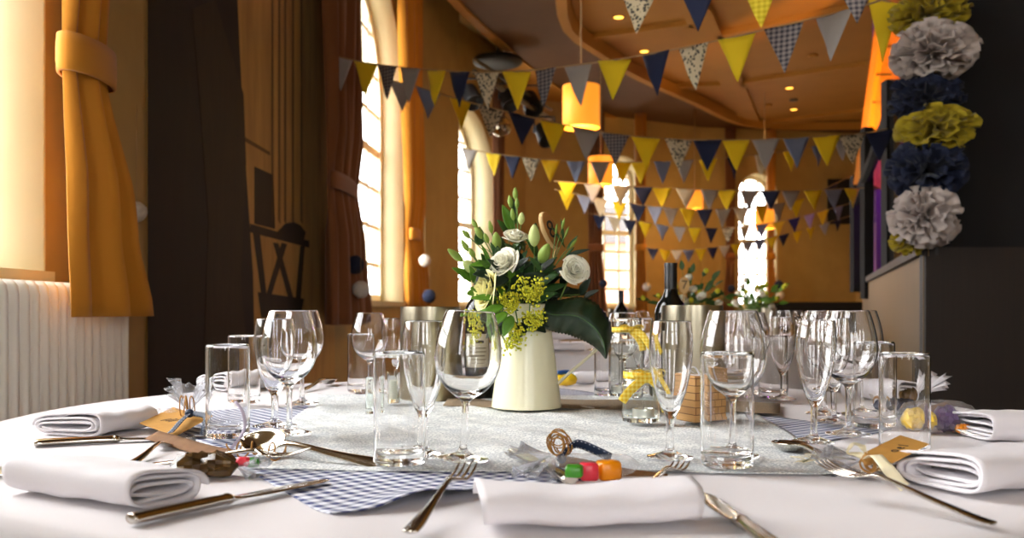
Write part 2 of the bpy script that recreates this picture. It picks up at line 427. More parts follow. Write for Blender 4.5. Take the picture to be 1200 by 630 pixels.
a, b = b, (5.85, 15.5)
h5 = (0.66, 1.36, 0.99, 2.88)
_, P, u, nr = wall_seg('wall_back', a, b, [h5], 0.35); window(5, P, u, nr, h5, 0.29, 3, 8)
wall_seg('wall_back_right', b, (6.2, 15.0), [], 0.3)
wall_seg('wall_right', (6.2, 15.0), (6.2, -4.0), [], 0.3, m='plaster')
hb = [(3.6, 4.7, 1.0, 2.7), (5.7, 6.8, 1.0, 2.7)]
_, P, u, nr = wall_seg('wall_behind', (6.2, -4.0), (XL, -4.0), hb, 0.3, m='plaster'); window(8, P, u, nr, hb[0], .22); window(9, P, u, nr, hb[1], .22)  # unseen windows added behind the camera for frontal fill light
# floor, ceilings
mb = MB(); mb.box((2.0, 6, -0.05), (9.5, 21, 0.1)); struct(mb.build('floor', M['floor'], None, smooth=False))
edge = [A(530, 0, 8.8), A(580, 46, 10.1), A(625, 85, 11.5), A(680, 120, 13.15), A(750, 148, 14.85), A(860, 162, 15.8), A(1010, 160, 16.2)]
edge = [Vector((p.x, p.y, 3.95)) for p in edge]; edge = [Vector((-1.3, -4.2, 3.95)), Vector((-1.15, 4, 3.95)), Vector((-0.85, 7, 3.95))] + edge
edge = spl(edge, 5)
inner = [Vector((0.2, -4.2, 3.95)), Vector((0.25, 4, 3.95)), Vector((0.4, 8, 3.95))] + [A(660, 32, 9.67) for _ in (1,)] + [A(700, 63, 10.67), A(740, 88, 11.64), A(807, 118, 13.06), A(881, 148, 14.89), A(1010, 150, 15.0)]
inner = spl([Vector((p.x, p.y, 3.95)) for p in inner], 5)
def resample(P, n):
    d = [0]
    for a_, b_ in zip(P, P[1:]): d.append(d[-1] + (b_ - a_).length)
    out = []
    for i in range(n):
        t = d[-1] * i / (n - 1); k = max(j for j in range(len(d)) if d[j] <= t + 1e-9); k = min(k, len(P) - 2)
        out.append(P[k].lerp(P[k + 1], (t - d[k]) / (d[k + 1] - d[k])))
    return out
E, I = resample(edge, 50), resample(inner, 50)
up = Vector((0, 0, 0.45))
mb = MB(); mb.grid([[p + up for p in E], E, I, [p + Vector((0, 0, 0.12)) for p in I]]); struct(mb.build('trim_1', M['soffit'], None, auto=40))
mb = MB(); mb.grid([[p + Vector((-.03, 0, 0.09)) for p in E], [p + Vector((-.05, -.02, 0.05)) for p in E], [p + Vector((-.05, -.02, -0.02)) for p in E], [p + Vector((0.06, -.02, -0.02)) for p in E], [p + Vector((0.06, -0.02, 0.0)) for p in E]])
struct(mb.build('trim_2', M['ceil'], None, auto=40))
mb = MB(); mb.grid([[p + Vector((-.02, 0, 0.0)) for p in I], [p + Vector((-.01, 0, -0.03)) for p in I], [p + Vector((0.09, -.02, -0.03)) for p in I], [p + Vector((0.13, -0.02, 0.10)) for p in I]])
struct(mb.build('trim_3', M['ceil'], None, auto=40))
mb = MB(); mb.box((3.2, 5.5, 4.10), (6.6, 20.6, 0.06)); struct(mb.build('ceiling', M['ceil'], None, smooth=False))
mb = MB(); mb.box((2.2, 6, 4.62), (9.0, 21, 0.06)); struct(mb.build('ceiling_upper', M['reveal'], None, smooth=False))
def C4(x, y, z=4.05): Z = (z - 0.95) * F / (YH - y); return Vector(((x - 600) / F * Z, Z, z))
k = 4
for (p, q, w) in [((818, 14), (884, 150), .30), ((676, 46), (812, 27), .13), ((700, 104), (848, 98), .10), ((842, 42), (1020, 6), .2), ((868, 98), (1030, 74), .26), ((884, 146), (1030, 128), .3), ((740, -60), (818, 14), .3)]:
    a_, b_ = C4(*p), C4(*q); d = b_ - a_; mb = MB()
    mb.box((a_ + b_) / 2 + Vector((0, 0, .0)), (d.length, w, 0.07), Matrix.Rotation(atan2(d.y, d.x), 3, 'Z')); struct(mb.build('trim_%d' % k, M['ceil'], None, smooth=False)); k += 1
# dark foreground return on the right, black above a dark wood dado
mb = MB(); mb.box((4.04, 4.19, 2.9), (4.30, 0.06, 3.34)); struct(mb.build('wall_right_front', M['black'], None, smooth=False))
mb = MB(); mb.box((4.04, 4.17, 0.618), (4.32, 0.06, 1.235)); struct(mb.build('trim_20', M['dark_wood'], None, smooth=False))
# low timber partition running away from it
a, b = Vector((1.875, 4.16, 0)), Vector((3.5, 9.1, 0)); d = b - a; an = atan2(d.y, d.x)
mb = MB(); mb.box((a + b) / 2 + Vector((0.02, -0.01, 0.60)), (d.length, 0.04, 1.2), Matrix.Rotation(an, 3, 'Z')); struct(mb.build('wall_partition', M['tan_wood'], None, smooth=False))
mb = MB(); mb.box((a + b) / 2 + Vector((0.02, -0.01, 1.222)), (d.length, 0.09, 0.045), Matrix.Rotation(an, 3, 'Z')); struct(mb.build('trim_21', M['dark_wood'], None, smooth=False))
def post(x, ytop, ybot, Z, w, name):
    p = A(x, ytop, Z); q = A(x, ybot, Z); mb = MB(); mb.box((p + q) / 2, (w, 0.10, p.z - q.z)); return struct(mb.build(name, M['black'], None, smooth=False))
post(1004, 205, 342, 9.0, .10, 'trim_22'); post(1016, 150, 350, 8.2, .085, 'trim_23'); post(1044, 95, 318, 6.4, .10, 'trim_24')
p, q = A(1004, 236, 9.0), A(1048, 120, 6.3); mb = MB(); mb.tube([p, q], 0.05, 8); struct(mb.build('trim_25', M['black'], None, smooth=False))
# glass screen over the partition and violet-lit wall behind
g0, g1 = Vector((2.05, 4.7, 1.25)), Vector((3.3, 8.3, 1.25)); mb = MB(); mb.prism([g0, g1, g1 + Vector((0, 0, 1.6)), g0 + Vector((0, 0, 1.6))], (0.008, 0, 0)); struct(mb.build('window_7', M['pane'], None, smooth=False))
mb = MB(); mb.box((4.35, 9.3, 2.1), (1.3, 0.1, 4.0)); struct(mb.build('wall_stair', M['violet'], None, smooth=False))
# slanted lining lit from below, orange light also in its colour
mb = MB(); Zo = 8.6
quad = [A(1000, 216, Zo), A(1020, 216, Zo), A(1058, 20, Zo), A(1026, 20, Zo)]
mb.prism(quad, (0.25, 0.35, 0)); o = struct(mb.build('wall_slanted', M['orange_glow'], None, smooth=False))
mb = MB()
for y in (55, 88, 120, 153, 186):
    t_ = (216 - y) / 196; xl = 1004 + 26 * t_ + 2; xr = 1020 + 38 * t_; pl, pr = A(xl, y, Zo - .01), A(xr, y - 1, Zo - .01); mb.box((pl + pr) / 2, ((pr - pl).length, 0.02, 0.016), Matrix.Rotation(0, 3, 'Z'))
struct(mb.build('trim_26', M['tan_wood'], None, smooth=False))
pl, pr = A(1005, 216, Zo - .02), A(1031, 22, Zo - .02); mb = MB(); mb.tube([pl, pr], 0.035, 4); struct(mb.build('trim_27', M['orange_glow'], None, smooth=False))
# dark panel high on the back wall
mb = MB(); c_ = A(985, 236, 15.25); mb.box(c_, (0.42, 0.06, 0.75)); struct(mb.build('trim_28', M['black'], None, smooth=False))
mb = MB(); c_ = A(945, 372, 14.6); mb.box(c_, (1.8, 0.06, 0.5)); struct(mb.build('trim_29', M['black'], None, smooth=False))
# ---- outside, seen through the panes ----
mb = MB(); mb.box((0, 6, -0.4), (80, 90, 0.1)); tag(mb.build('outdoor_paving', M['ground'], None, smooth=False), kind='structure')
mb = MB(); mb.box((2.0, 36, 1.4), (9, 3, 3.6)); mb2 = MB()
ro = thing('brick_house', 'pinkish brick house glimpsed through the far windows', 'house', (3.5, 36, -0.35))
mb = MB(); mb.box((0, 0, 1.9), (9, 4, 3.8)); mb.build('house_wall', M['brick'], ro, smooth=False)
mb = MB(); mb.prism([(-4.8, -2.3, 3.8), (-4.8, 2.3, 3.8), (-4.8, 0, 5.4)], (9.6, 0, 0)); mb.build('roof', M['dark_wood'], ro, smooth=False)
for i in range(4):
    mb = MB(); mb.box((-3.3 + 2.2 * i, -2.02, 2.1), (0.9, 0.08, 1.5)); mb.build('house_window', M['pane'], ro, smooth=False)

# ---- mural on the pier ----
def on_wall(x, y, off=0.0):
    s = (x - 600) / F
    Z = (-1.4 - 0.0725 * 3.5 + off) / (s - 0.0725)
    if Z < 3.5: Z = (XL + off) / s
    z = 0.95 - (y - YH) / F * Z
    if y <= -50: z = 3.75
    if y >= 500: z = 0.35
    return Vector((s * Z, Z, z))
def wpoly(pts, off, th=0.002):
    mb = MB(); mb.prism([on_wall(x, y, off) for x, y in pts], (th, 0, 0)); return mb
mu = thing('wall_mural', 'large dark painted wall mural of drapery and a side table between the windows', 'mural', on_wall(270, 430))
mu.location = (0, 0, 0)
wpoly([(172, -60), (392, -60), (392, 520), (172, 520)], 0.004).build('painted_ground', M['mural_b'], mu, smooth=False)
wpoly([(173, -60), (262, -60), (282, 90), (288, 200), (296, 320), (300, 519), (173, 519)], 0.0075).build('painted_drapery', M['mural_a'], mu, smooth=False)
wpoly([(225, 10), (252, 0), (270, 60), (285, 110), (288, 190), (282, 330), (290, 430), (238, 430), (244, 260), (234, 120)], 0.011).build('painted_figure', M['mural_c'], mu, smooth=False)
wpoly([(286, 160), (316, 178), (316, 182), (286, 165)], 0.0075).build('painted_moulding', M['mural_d'], mu, smooth=False)
for xx in (318, 326, 333, 342, 352):
    wpoly([(xx, -60), (xx + 2.2, -60), (xx + 2.2, 262), (xx, 258)], 0.0075).build('painted_moulding', M['mural_d'], mu, smooth=False)
tb = MB(); 
for pts in ([(298, 195), (320, 205), (322, 268), (298, 262)], [(293, 262), (362, 282), (362, 290), (293, 272)], [(296, 270), (304, 272), (312, 345), (306, 345)], [(352, 288), (357, 288), (352, 352), (346, 352)], [(330, 284), (336, 286), (318, 345), (312, 345)], [(320, 284), (326, 285), (344, 350), (338, 350)], [(302, 342), (356, 350), (352, 372), (306, 372)], [(326, 270), (334, 262), (344, 260), (352, 264), (358, 272), (356, 281), (326, 272)]):
    tb.prism([on_wall(x, y, 0.0075) for x, y in pts], (0.002, 0, 0))
tb.build('painted_side_table', M['mural_c'], mu, smooth=False)
# ================= CURTAINS =================
def curtain(name, label, rows, u, nrm, m, tie=None, folds=7, amp=0.045, group=None):
    """rows: (z, left point, right point) top to bottom; u along wall, nrm into the room"""
    root = thing(name, label, 'curtain', (0, 0, 0), 0, group)
    zs = [r[0] for r in rows]
    def at(z):
        for (z1, l1, r1), (z2, l2, r2) in zip(rows, rows[1:]):
            if z2 <= z <= z1:
                t = (z1 - z) / (z1 - z2); t = t * t * (3 - 2 * t) if tie else t
                return Vector(l1).lerp(Vector(l2), t), Vector(r1).lerp(Vector(r2), t)
        return Vector(rows[-1][1]), Vector(rows[-1][2])
    G = []; nz = 44; nc = folds * 10 + 1
    for i in range(nz + 1):
        z = zs[0] + (zs[-1] - zs[0]) * i / nz; l, r = at(z); row = []
        w = (r - l).length
        pin = 1.0 if not tie else min(1.0, 0.35 + abs(z - tie) / 0.5)
        for j in range(nc):
            t = j / (nc - 1); p = l.lerp(r, t); ph = t * folds * 2 * pi + 0.5 * sin(z * 1.3 + t * 3)
            off = amp * pin * (sin(ph) + 0.3 * sin(2.3 * ph + z * 2)) + 0.03 * sin(pi * t)
            row.append(Vector((p.x, p.y, z)) + Vector(nrm) * off)
        G.append(row)
    mb = MB(); mb.grid(G); mb.build('drape', m, root, solid=0.004)
    if tie:
        l, r = at(tie); c = (l + r) / 2; hw = (r - l).length / 2 + 0.006; uu = Vector(u); nn = Vector(nrm); mb = MB(); rows_ = []
        for dz, e in ((-0.052, 0.0), (-0.05, 0.008), (-0.02, 0.01), (0.02, 0.01), (0.05, 0.008), (0.052, 0.0)):
            rows_.append([Vector((c.x, c.y, tie + dz)) + uu * ((hw + e) * cos(a)) + nn * (0.012 + (0.045 + e) * sin(a)) for a in [2 * pi * k / 28 for k in range(28)]])
        mb.grid(rows_, True); mb.build('tieback', m, root, solid=0.004)
    return root
Y, X_ = (0, 1, 0), (1, 0, 0)
def WX(px, X): return X * F / (px - 600)
xw = -1.235
curtain('curtain', 'mustard curtain tied back beside the ribbed radiator, nearest of all the curtains', [
    (3.5, (xw, WX(52, xw), 0), (xw, WX(120, xw), 0)), (1.66, (xw, WX(72, xw), 0), (xw, WX(121, xw), 0)),
    (1.2, (xw, WX(73, xw), 0), (xw, WX(156, xw), 0)), (0.93, (xw, WX(75, xw), 0), (xw, WX(178, xw), 0))], Y, (1, 0, 0), M['curtain'], 1.66, 3, 0.04)
xw = -1.05
curtain('curtain', 'shade-coloured mustard curtain on the shaded side of the tall arched window beyond the mural', [
    (4.3, (xw - .05, WX(390, xw), 0), (xw, WX(421, xw), 0)), (1.72, (xw - .04, WX(391, xw), 0), (xw, WX(417, xw), 0)), (1.4, (xw - .04, WX(391, xw), 0), (xw, WX(420, xw), 0)), (0.86, (xw - .04, WX(391, xw), 0), (xw, WX(430, xw), 0))], Y, (1, 0, 0), M['curtain_shade'], 1.72, 5, 0.05)
xw = -0.99
curtain('curtain', 'sunlit mustard curtain on the right edge of the tall arched window behind the wine cooler', [
    (4.3, (xw, WX(468, xw), 0), (xw + .1, WX(490, xw + .1), 0)), (1.66, (xw, WX(475, xw), 0), (xw + .1, WX(493, xw + .1), 0)), (0.98, (xw, WX(476, xw), 0), (xw + .1, WX(499, xw + .1), 0))], Y, (1, 0, 0), M['curtain'], 1.66, 5, 0.05)
def cur_px(label, top, tie, bot, Z, m, ztop=3.9, folds=5):
    P_ = lambda x: Vector(((x - 600) / F * Z, Z, 0))
    ty = 0.95 - (tie[2] - YH) / F * Z; by = 0.95 - (bot[2] - YH) / F * Z
    return curtain('curtain', label, [(ztop, P_(top[0]), P_(top[1])), (ty, P_(tie[0]), P_(tie[1])), (by, P_(bot[0]), P_(bot[1]))], X_, (0, -1, 0), m, ty, folds, 0.05)
cur_px('shade-coloured curtain hanging in the alcove just behind the flower jug', (577, 592), (578, 590, 285), (577, 594, 372), 12.1, M['curtain_shade'])
cur_px('shade-coloured curtain on the left of the far window above the dark hosta leaf', (687, 708), (690, 706, 290), (686, 712, 372), 13.45, M['curtain_shade'])
cur_px('orange curtain on the right of the far window beside the white pompom', (744, 757), (745, 756, 290), (744, 760, 372), 13.7, M['curtain'])
cur_px('shade-coloured curtain on the left of the furthest arched window', (850, 862), (851, 861, 300), (846, 861, 372), 14.75, M['curtain_shade'])
cur_px('orange curtain on the right of the furthest arched window', (899, 909), (899, 907, 300), (899, 912, 366), 14.95, M['curtain'])

# ================= RADIATOR =================
rad = thing('radiator', 'white ribbed column radiator under the window at the left edge', 'radiator', (XL + 0.07, 2.2, 0.15))
y0, y1 = -0.9, 0.875; nrib = 34; pitch = (y1 - y0) / nrib
for i in range(nrib):
    mb = MB(); c = y0 + pitch * (i + .5); ring = []
    prf = [(0.0, 0.0), (0.02, -0.0)]
    rows = []
    for z, k_ in ((0.0, .55), (0.02, .85), (0.05, 1), (0.84, 1), (0.865, .9), (0.88, .6)):
        rows.append([Vector((0.046 * k_ * cos(a), c + pitch * 0.46 * sin(a), z)) for a in [2 * pi * q / 16 for q in range(16)]])
    mb.loft(rows); mb.build('rib', M['radiator'], rad)
mb = MB(); mb.box((0, (y0 + y1) / 2, 0.05), (0.03, y1 - y0, 0.04)); mb.box((0, (y0 + y1) / 2, 0.84), (0.034, y1 - y0, 0.04)); mb.build('header', M['radiator'], rad, smooth=False)
for yy in (y0 + .15, y1 - .15):
    mb = MB(); mb.box((0, yy, -0.075), (0.04, 0.03, 0.15)); mb.build('foot', M['radiator'], rad, smooth=False)

# ================= TABLES AND CLOTHS =================
TC = Vector((0.0, 1.737, 0)); TR = 0.932
def wrinkle(x, y):
    w = 0.0012 * sin(x * 9 + 1.3 * sin(y * 5)) + 0.0010 * sin(y * 11 - x * 4 + 2)
    b = 0.010 * math.exp(-(((x + 0.165) / 0.035) ** 2 + ((y - 0.835) / 0.05) ** 2))
    return w * 0.5 - 0.0012 + b
def oval(a): return 0.09 * max(0.0, cos(a + radians(70))) ** 2   # the near table is slightly oval
def table(center, r, label, zt=0.75, rf=None):
    t = thing('round_table', label, 'table', (center[0], center[1], 0))
    mb = MB(); mb.lathe(prof([(0, zt - .045), (r - .03, zt - .045), (r - .012, zt - .036), (r - .012, zt - .012), (r - .02, zt - .008), (0, zt - .008)], 1), 96)
    if rf: mb.v = [(x * (1 + rf(atan2(y, x)) / r), y * (1 + rf(atan2(y, x)) / r), z) for x, y, z in mb.v]
    mb.build('tabletop', M['dark_wood'], t, auto=40)
    for k in range(4):
        a = pi / 4 + k * pi / 2; mb = MB(); mb.tube([(0.55 * r * cos(a), 0.55 * r * sin(a), zt - .05), (0.6 * r * cos(a), 0.6 * r * sin(a), 0.0)], 0.018, 10); mb.build('leg', M['gear'], t)
    return t
table(TC, TR - 0.01, 'round banquet table hidden under the near white cloth', rf=oval)
def tablecloth(center, r, label, wr=None, zt=0.75, drop=0.62, seg=128, rf=None):
    c = Vector((center[0], center[1], 0)); rows = []
    for i in range(1, 31):
        rr = r * i / 30 if i < 30 else r
        row = []
        for k in range(seg):
            a = 2 * pi * k / seg; e_ = 1 + (rf(a) / r if rf else 0); x, y = rr * e_ * cos(a), rr * e_ * sin(a)
            row.append(Vector((x, y, zt + (wr(c.x + x, c.y + y) if wr else 0))))
        rows.append(row)
    for d in (0.006, 0.018, 0.05, 0.12, 0.25, 0.42, drop):
        row = []
        for k in range(seg):
            a = 2 * pi * k / seg; f = min(1, d / 0.3)
            q = 0.012 * (1 - math.exp(-d / 0.01)) + f * (0.02 + 0.035 * sin(a * 16 + sin(a * 3)) + 0.015 * sin(a * 27 + 1))
            q += rf(a) if rf else 0; row.append(Vector(((r + q) * cos(a), (r + q) * sin(a), zt - d)))
        rows.append(row)
    mb = MB(); mb.grid(rows, True); o = len(mb.v); mb.v.append((0, 0, zt + (wr(c.x, c.y) if wr else 0)))
    for k in range(seg): mb.f.append((k, (k + 1) % seg, o))
    ob = mb.build('tablecloth', M['linen'], None); ob.location = c
    return tag(ob, label, 'tablecloth')
tablecloth(TC, TR, 'large white cloth covering the near round table', wrinkle, rf=oval)
# gingham square laid diagonally, front corner lifting over the cloth fold
def sheet(name, m, corners, n, z, label, cat, fn=None, solid=0.0008):
    c = [Vector((x, y, 0)) for x, y in corners]; rows = []
    for i in range(n + 1):
        row = []
        for j in range(n + 1):
            s, t = i / n, j / n
            p = (c[0] * (1 - s) + c[1] * s) * (1 - t) + (c[3] * (1 - s) + c[2] * s) * t
            e = fn(p, s, t) if fn else Vector((0, 0, 0))
            q = p + e; row.append(Vector((q.x, q.y, TZ + z + wrinkle(q.x, q.y) + e.z)))
        rows.append(row)
    mb = MB(); mb.grid(rows); L = sum(c, Vector()) / 4; L.z = TZ
    o = mb.build(name, m, None, loc=L, solid=solid); return tag(o, label, cat)
def gf(p, s, t):
    z = 0.016 * math.exp(-(((p.x + 0.085) / 0.05) ** 2 + ((p.y - 0.925) / 0.055) ** 2)) + 0.007 * math.exp(-(((p.x + 0.02) / 0.04) ** 2 + ((p.y - 0.97) / 0.05) ** 2))
    return Vector((0, 0, z))
sheet('gingham_cloth', M['gingham'], [(-.172, .868), (.62, 1.50), (.10, 2.36), (-.665, 1.70)], 90, 0.0016, 'blue and white gingham square laid diagonally under the lace', 'cloth', gf)
def lf(p, s, t):
    z = 0.0035 * sin(p.x * 23 + p.y * 9) * sin(p.y * 17 + 2) + 0.0015 * sin(p.x * 60 + p.y * 31)
    return Vector((0.006 * sin(p.y * 14), 0.006 * sin(p.x * 15), max(z, -0.0004) * (1 if min(s, t, 1 - s, 1 - t) > 0.02 else .3)))
sheet('lace_cloth', M['lace'], [(-.33, 1.13), (.40, 1.10), (.52, 2.10), (-.45, 2.12)], 120, 0.0034, 'white lace square spread over the gingham around the flower jug', 'cloth', lf)
sheet('lace_shade_strip', M['lace_shade'], [(-.14, 1.845), (.50, 1.70), (.56, 1.90), (-.14, 2.02)], 30, 0.0078, 'brown strip painted as shade across the lace behind the jug', 'painted_shade', lambda p, s, t: Vector((0, 0, 0.001 * sin(p.x * 30))))  # separate strip that paints the shade behind the jug
ZL = 0.0075   # height of things standing on the lace
# ================= GLASSES =================
def wine_glass():
    r = thing('wine_glass', '', 'glass')
    mb = MB(); mb.lathe(prof([(0, 0.0012), (.012, .0008), (.030, 0), (.0335, .0008), (.0340, .0018), (.033, .0028), (.020, .0055), (.008, .0105), (.0048, .018), (.0043, .024)], 4), 48); mb.build('foot', M['glass'], r)
    mb = MB(); mb.lathe([(.0043, .024), (.0042, .040), (.0042, .056), (.0046, .070)], 32); mb.build('stem', M['glass'], r)
    mb = MB(); mb.lathe(prof([(.0046, .070), (.0062, .0755), (.014, .0815), (.0275, .092), (.0375, .107), (.0424, .124), (.0430, .137), (.0410, .155), (.0365, .174), (.0312, .1905)], 5) + prof([(.0309, .1912), (.0303, .1912), (.0301, .1905), (.0353, .174), (.0398, .155), (.0418, .137), (.0412, .124), (.0362, .108), (.0260, .0945), (.012, .0865), (0, .0850)], 5), 56); mb.build('bowl', M['glass'], r)
    return r
def flute_glass():
    r = thing('champagne_flute', '', 'glass')
    mb = MB(); mb.lathe(prof([(0, 0.0012), (.012, .0008), (.026, 0), (.0295, .0008), (.030, .0018), (.029, .0028), (.018, .0055), (.0075, .010), (.0052, .016), (.0048, .022)], 4), 44); mb.build('foot', M['glass'], r)
    mb = MB(); mb.lathe([(.0048, .022), (.0048, .036), (.0052, .052)], 32); mb.build('stem', M['glass'], r)
    mb = MB(); mb.lathe(prof([(.0052, .052), (.0075, .0575), (.0125, .066), (.0195, .085), (.0252, .110), (.0280, .133), (.0285, .148), (.0272, .165), (.0255, .1775)], 5) + prof([(.0252, .178), (.0246, .178), (.0244, .1772), (.0260, .165), (.0273, .148), (.0268, .133), (.0240, .110), (.0182, .0865), (.0100, .0695), (.0035, .0632), (0, .0625)], 5), 48); mb.build('bowl', M['glass'], r)
    return r
def highball():
    r = thing('highball_glass', '', 'glass')
    mb = MB(); mb.lathe(prof([(0, .0012), (.026, .0008), (.0300, .0002), (.0318, .0022), (.0324, .008), (.0325, .05), (.0326, .10), (.0326, .1375)], 4) + prof([(.0323, .1384), (.0315, .1384), (.0312, .1375), (.0311, .10), (.0309, .05), (.0303, .022), (.028, .0145), (.018, .0128), (0, .0125)], 4), 56); mb.build('body', M['glass'], r)
    return r
proto = {'wine': wine_glass(), 'flute': flute_glass(), 'high': highball()}
used = set()
def put(kind, x, y, label, up=ZL, group=None, tilt=None, sc=1.0, loc=None):
    o = proto[kind] if kind not in used else copy_tree(proto[kind]); used.add(kind)
    o.location = loc if loc is not None else T(x, y, up); o['label'] = label
    o.scale = (sc, sc, 1 if isinstance(sc, float) and sc != 1.0 else 1)
    o.rotation_euler = (0, 0, random.random() * 6)
    if tilt: o.rotation_euler = (tilt[0], tilt[1], 0)
    o['group'] = group or {'wine': 'wine glasses on the near table', 'flute': 'champagne flutes on the near table', 'high': 'highball glasses on the near table'}[kind]
    return o
put('high', 267, 517, 'empty highball glass beside the kraft tag and navy ribbon favour on the left')
put('high', 286, 476, 'highball glass behind the left highball, in front of the far left napkin')
put('wine', 339, 514, 'large wine glass in front of its cluster beside the left spoon')
put('flute', 322, 505, 'flute almost hidden behind the large wine glass on the left', sc=1.18)
put('wine', 354, 478, 'wine glass at the back of the left cluster, near the far spoon')
put('wine', 433, 462, 'wine glass near the far table edge left of the steel cooler', 0.002)
put('flute', 461, 461, 'flute at the far edge against the left side of the steel cooler', 0.002)
put('high', 423, 459, 'highball at the far table edge, below the sunlit arched window', 0.002)
put('high', 468, 549, 'front highball with thick base standing on the gingham left of centre')
put('flute', 497, 541, 'flute just behind the front left-centre highball, before the steel cooler')
put('wine', 542, 545, 'large empty wine glass in front of the cream jug and wine bottle', tilt=(0, 0.055))
put('flute', 785, 543, 'flute standing before the yellow ribboned jars and dark wine bottle', tilt=(0, 0.01))
put('wine', 859, 541, 'wine glass directly behind the right-centre highball')
put('high', 852, 552, 'highball with thick base standing right of the woven wooden box')
put('flute', 917, 472, 'flute standing far behind, between the two right clusters')
put('high', 906, 467, 'low looking highball far back beside the distant flute', 0.002)
put('flute', 953, 524, 'foremost flute of the right cluster on the lace corner', tilt=(0, 0.03))
put('wine', 994, 515, 'front wine glass of the right cluster above the feathered tag')
put('flute', 977, 500, 'flute hidden behind the front wine glass of the right cluster')
put('wine', 966, 490, 'rear wine glass of the right cluster showing between the flutes')
put('wine', 1006, 491, 'rear right wine glass overlapped by the front one of the right cluster')
put('high', 1024, 505, 'highball hidden behind the right cluster wine glasses')
put('high', 1060, 537, 'tall highball standing behind the kraft tag on the right', 0.002)
put('flute', 753, 458, 'far flute showing above the yellow ribboned jars', 0.002)
put('wine', 731, 458, 'far wine glass overlapping the tall jar beside the hosta leaf', 0.002)
put('high', 713, 465, 'far highball in front of the tall jar beneath the hosta leaf', 0.002)
put('wine', 880, 462, 'far wine glass seen through the rims of the right-centre wine glass', 0.002)

# ================= COOLERS, BOTTLES, JUG =================
def cooler(loc, label, r=0.0675, h=0.2):
    t = thing('wine_cooler', label, 'wine cooler', loc, 0, 'steel wine coolers')
    mb = MB(); mb.lathe(prof([(0, 0), (r - .004, 0), (r, .003), (r, .1), (r, h - .004), (r - .002, h), (r - .008, h), (r - .010, h - .006)], 3) + [(r - .010, .02), (0, .02)], 64); mb.build('outer_wall', M['steel'], t, auto=50)
    return t
cooler(T(504.5, 467.5, 0.003), 'brushed steel wine cooler left of the cream jug')
cooler(T(811, 469, 0.006), 'brushed steel wine cooler behind the woven box, right of the jug')
def bottle(loc, label, front_label=True, sc=1.0, group='dark wine bottles'):
    t = thing('wine_bottle', label, 'bottle', loc, 0, group)
    mb = MB(); mb.lathe(prof([(0, .012), (.02, .006), (.032, 0), (.0365, .004), (.0372, .012), (.0372, .09), (.0372, .178), (.0365, .192), (.030, .210), (.020, .224), (.0150, .238), (.0138, .246)], 4), 48); mb.build('glass_body', M['bottle'], t)
    mb = MB(); mb.lathe(prof([(.0140, .240), (.0146, .252), (.0146, .290), (.0152, .292), (.0152, .301), (.0135, .303), (0, .303)], 3), 40); mb.build('capsule', M['foil'], t, auto=40)
    if front_label:
        mb = MB(); R = .0374; mb.grid([[Vector((R * sin(a), -R * cos(a), z)) for a in [(-1.15 + 2.3 * k / 20) for k in range(21)]] for z in (.055, .10, .145)]); lb = mb.build('label', M['label'], t)
        mb = MB()
        R = .0376
        for z, w in ((.127, .5), (.113, .7), (.105, .7), (.097, .6), (.089, .7), (.075, .45)):
            hh = .003 if z > .12 else .0008; mb.grid([[Vector((R * sin(a), -R * cos(a), zz)) for a in [(-w + 2 * w * k / 8) for k in range(9)]] for zz in (z - hh, z + hh)])
        mb.build('printed_lines', M['ink'], lb)
    return t
bottle(T(563, 468, 0.003), 'dark wine bottle with pale label, seen through the large wine glass before the jug')
bottle(T(786, 464, 0.006), 'dark wine bottle with black capsule standing behind the right steel cooler')
jug = thing('enamel_jug', 'cream enamel jug holding the flowers', 'jug', T(617, 481, ZL))
mb = MB(); mb.lathe(prof([(0, .004), (.060, .003), (.0672, 0), (.0692, .003), (.0690, .008), (.0600, .075), (.0500, .150)], 4), 64)
mb.build('body', M['enamel'], jug, auto=50)
mb = MB(); mb.lathe(prof([(.0500, .150), (.0475, .154), (.0455, .165), (.0480, .185), (.0540, .200), (.0560, .202), (.0555, .204), (.053, .203), (.0465, .186), (.0440, .165)], 4) + [(.047, .14), (0, .10)], 64)
nb = mb.build('collar', M['enamel'], jug, auto=60)
mb = MB(); hp = spl([(.054, 0, .045), (.062, 0, .047), (.085, 0, .068), (.120, 0, .098), (.142, 0, .120), (.140, 0, .140), (.10, 0, .160), (.047, 0, .168)], 6)
rows = []
for i, p in enumerate(hp):
    t = (hp[min(i + 1, len(hp) - 1)] - hp[max(i - 1, 0)]).normalized(); nn_ = Vector((-t.z, 0, t.x)); rows.append([p + Vector((0, 0.009 * cos(a), 0)) + nn_ * (0.0032 * sin(a)) for a in [2 * pi * k / 12 for k in range(12)]])
mb.loft(rows); hd = mb.build('handle', M['enamel'], jug)
hd.rotation_euler = (0, 0, -0.12)

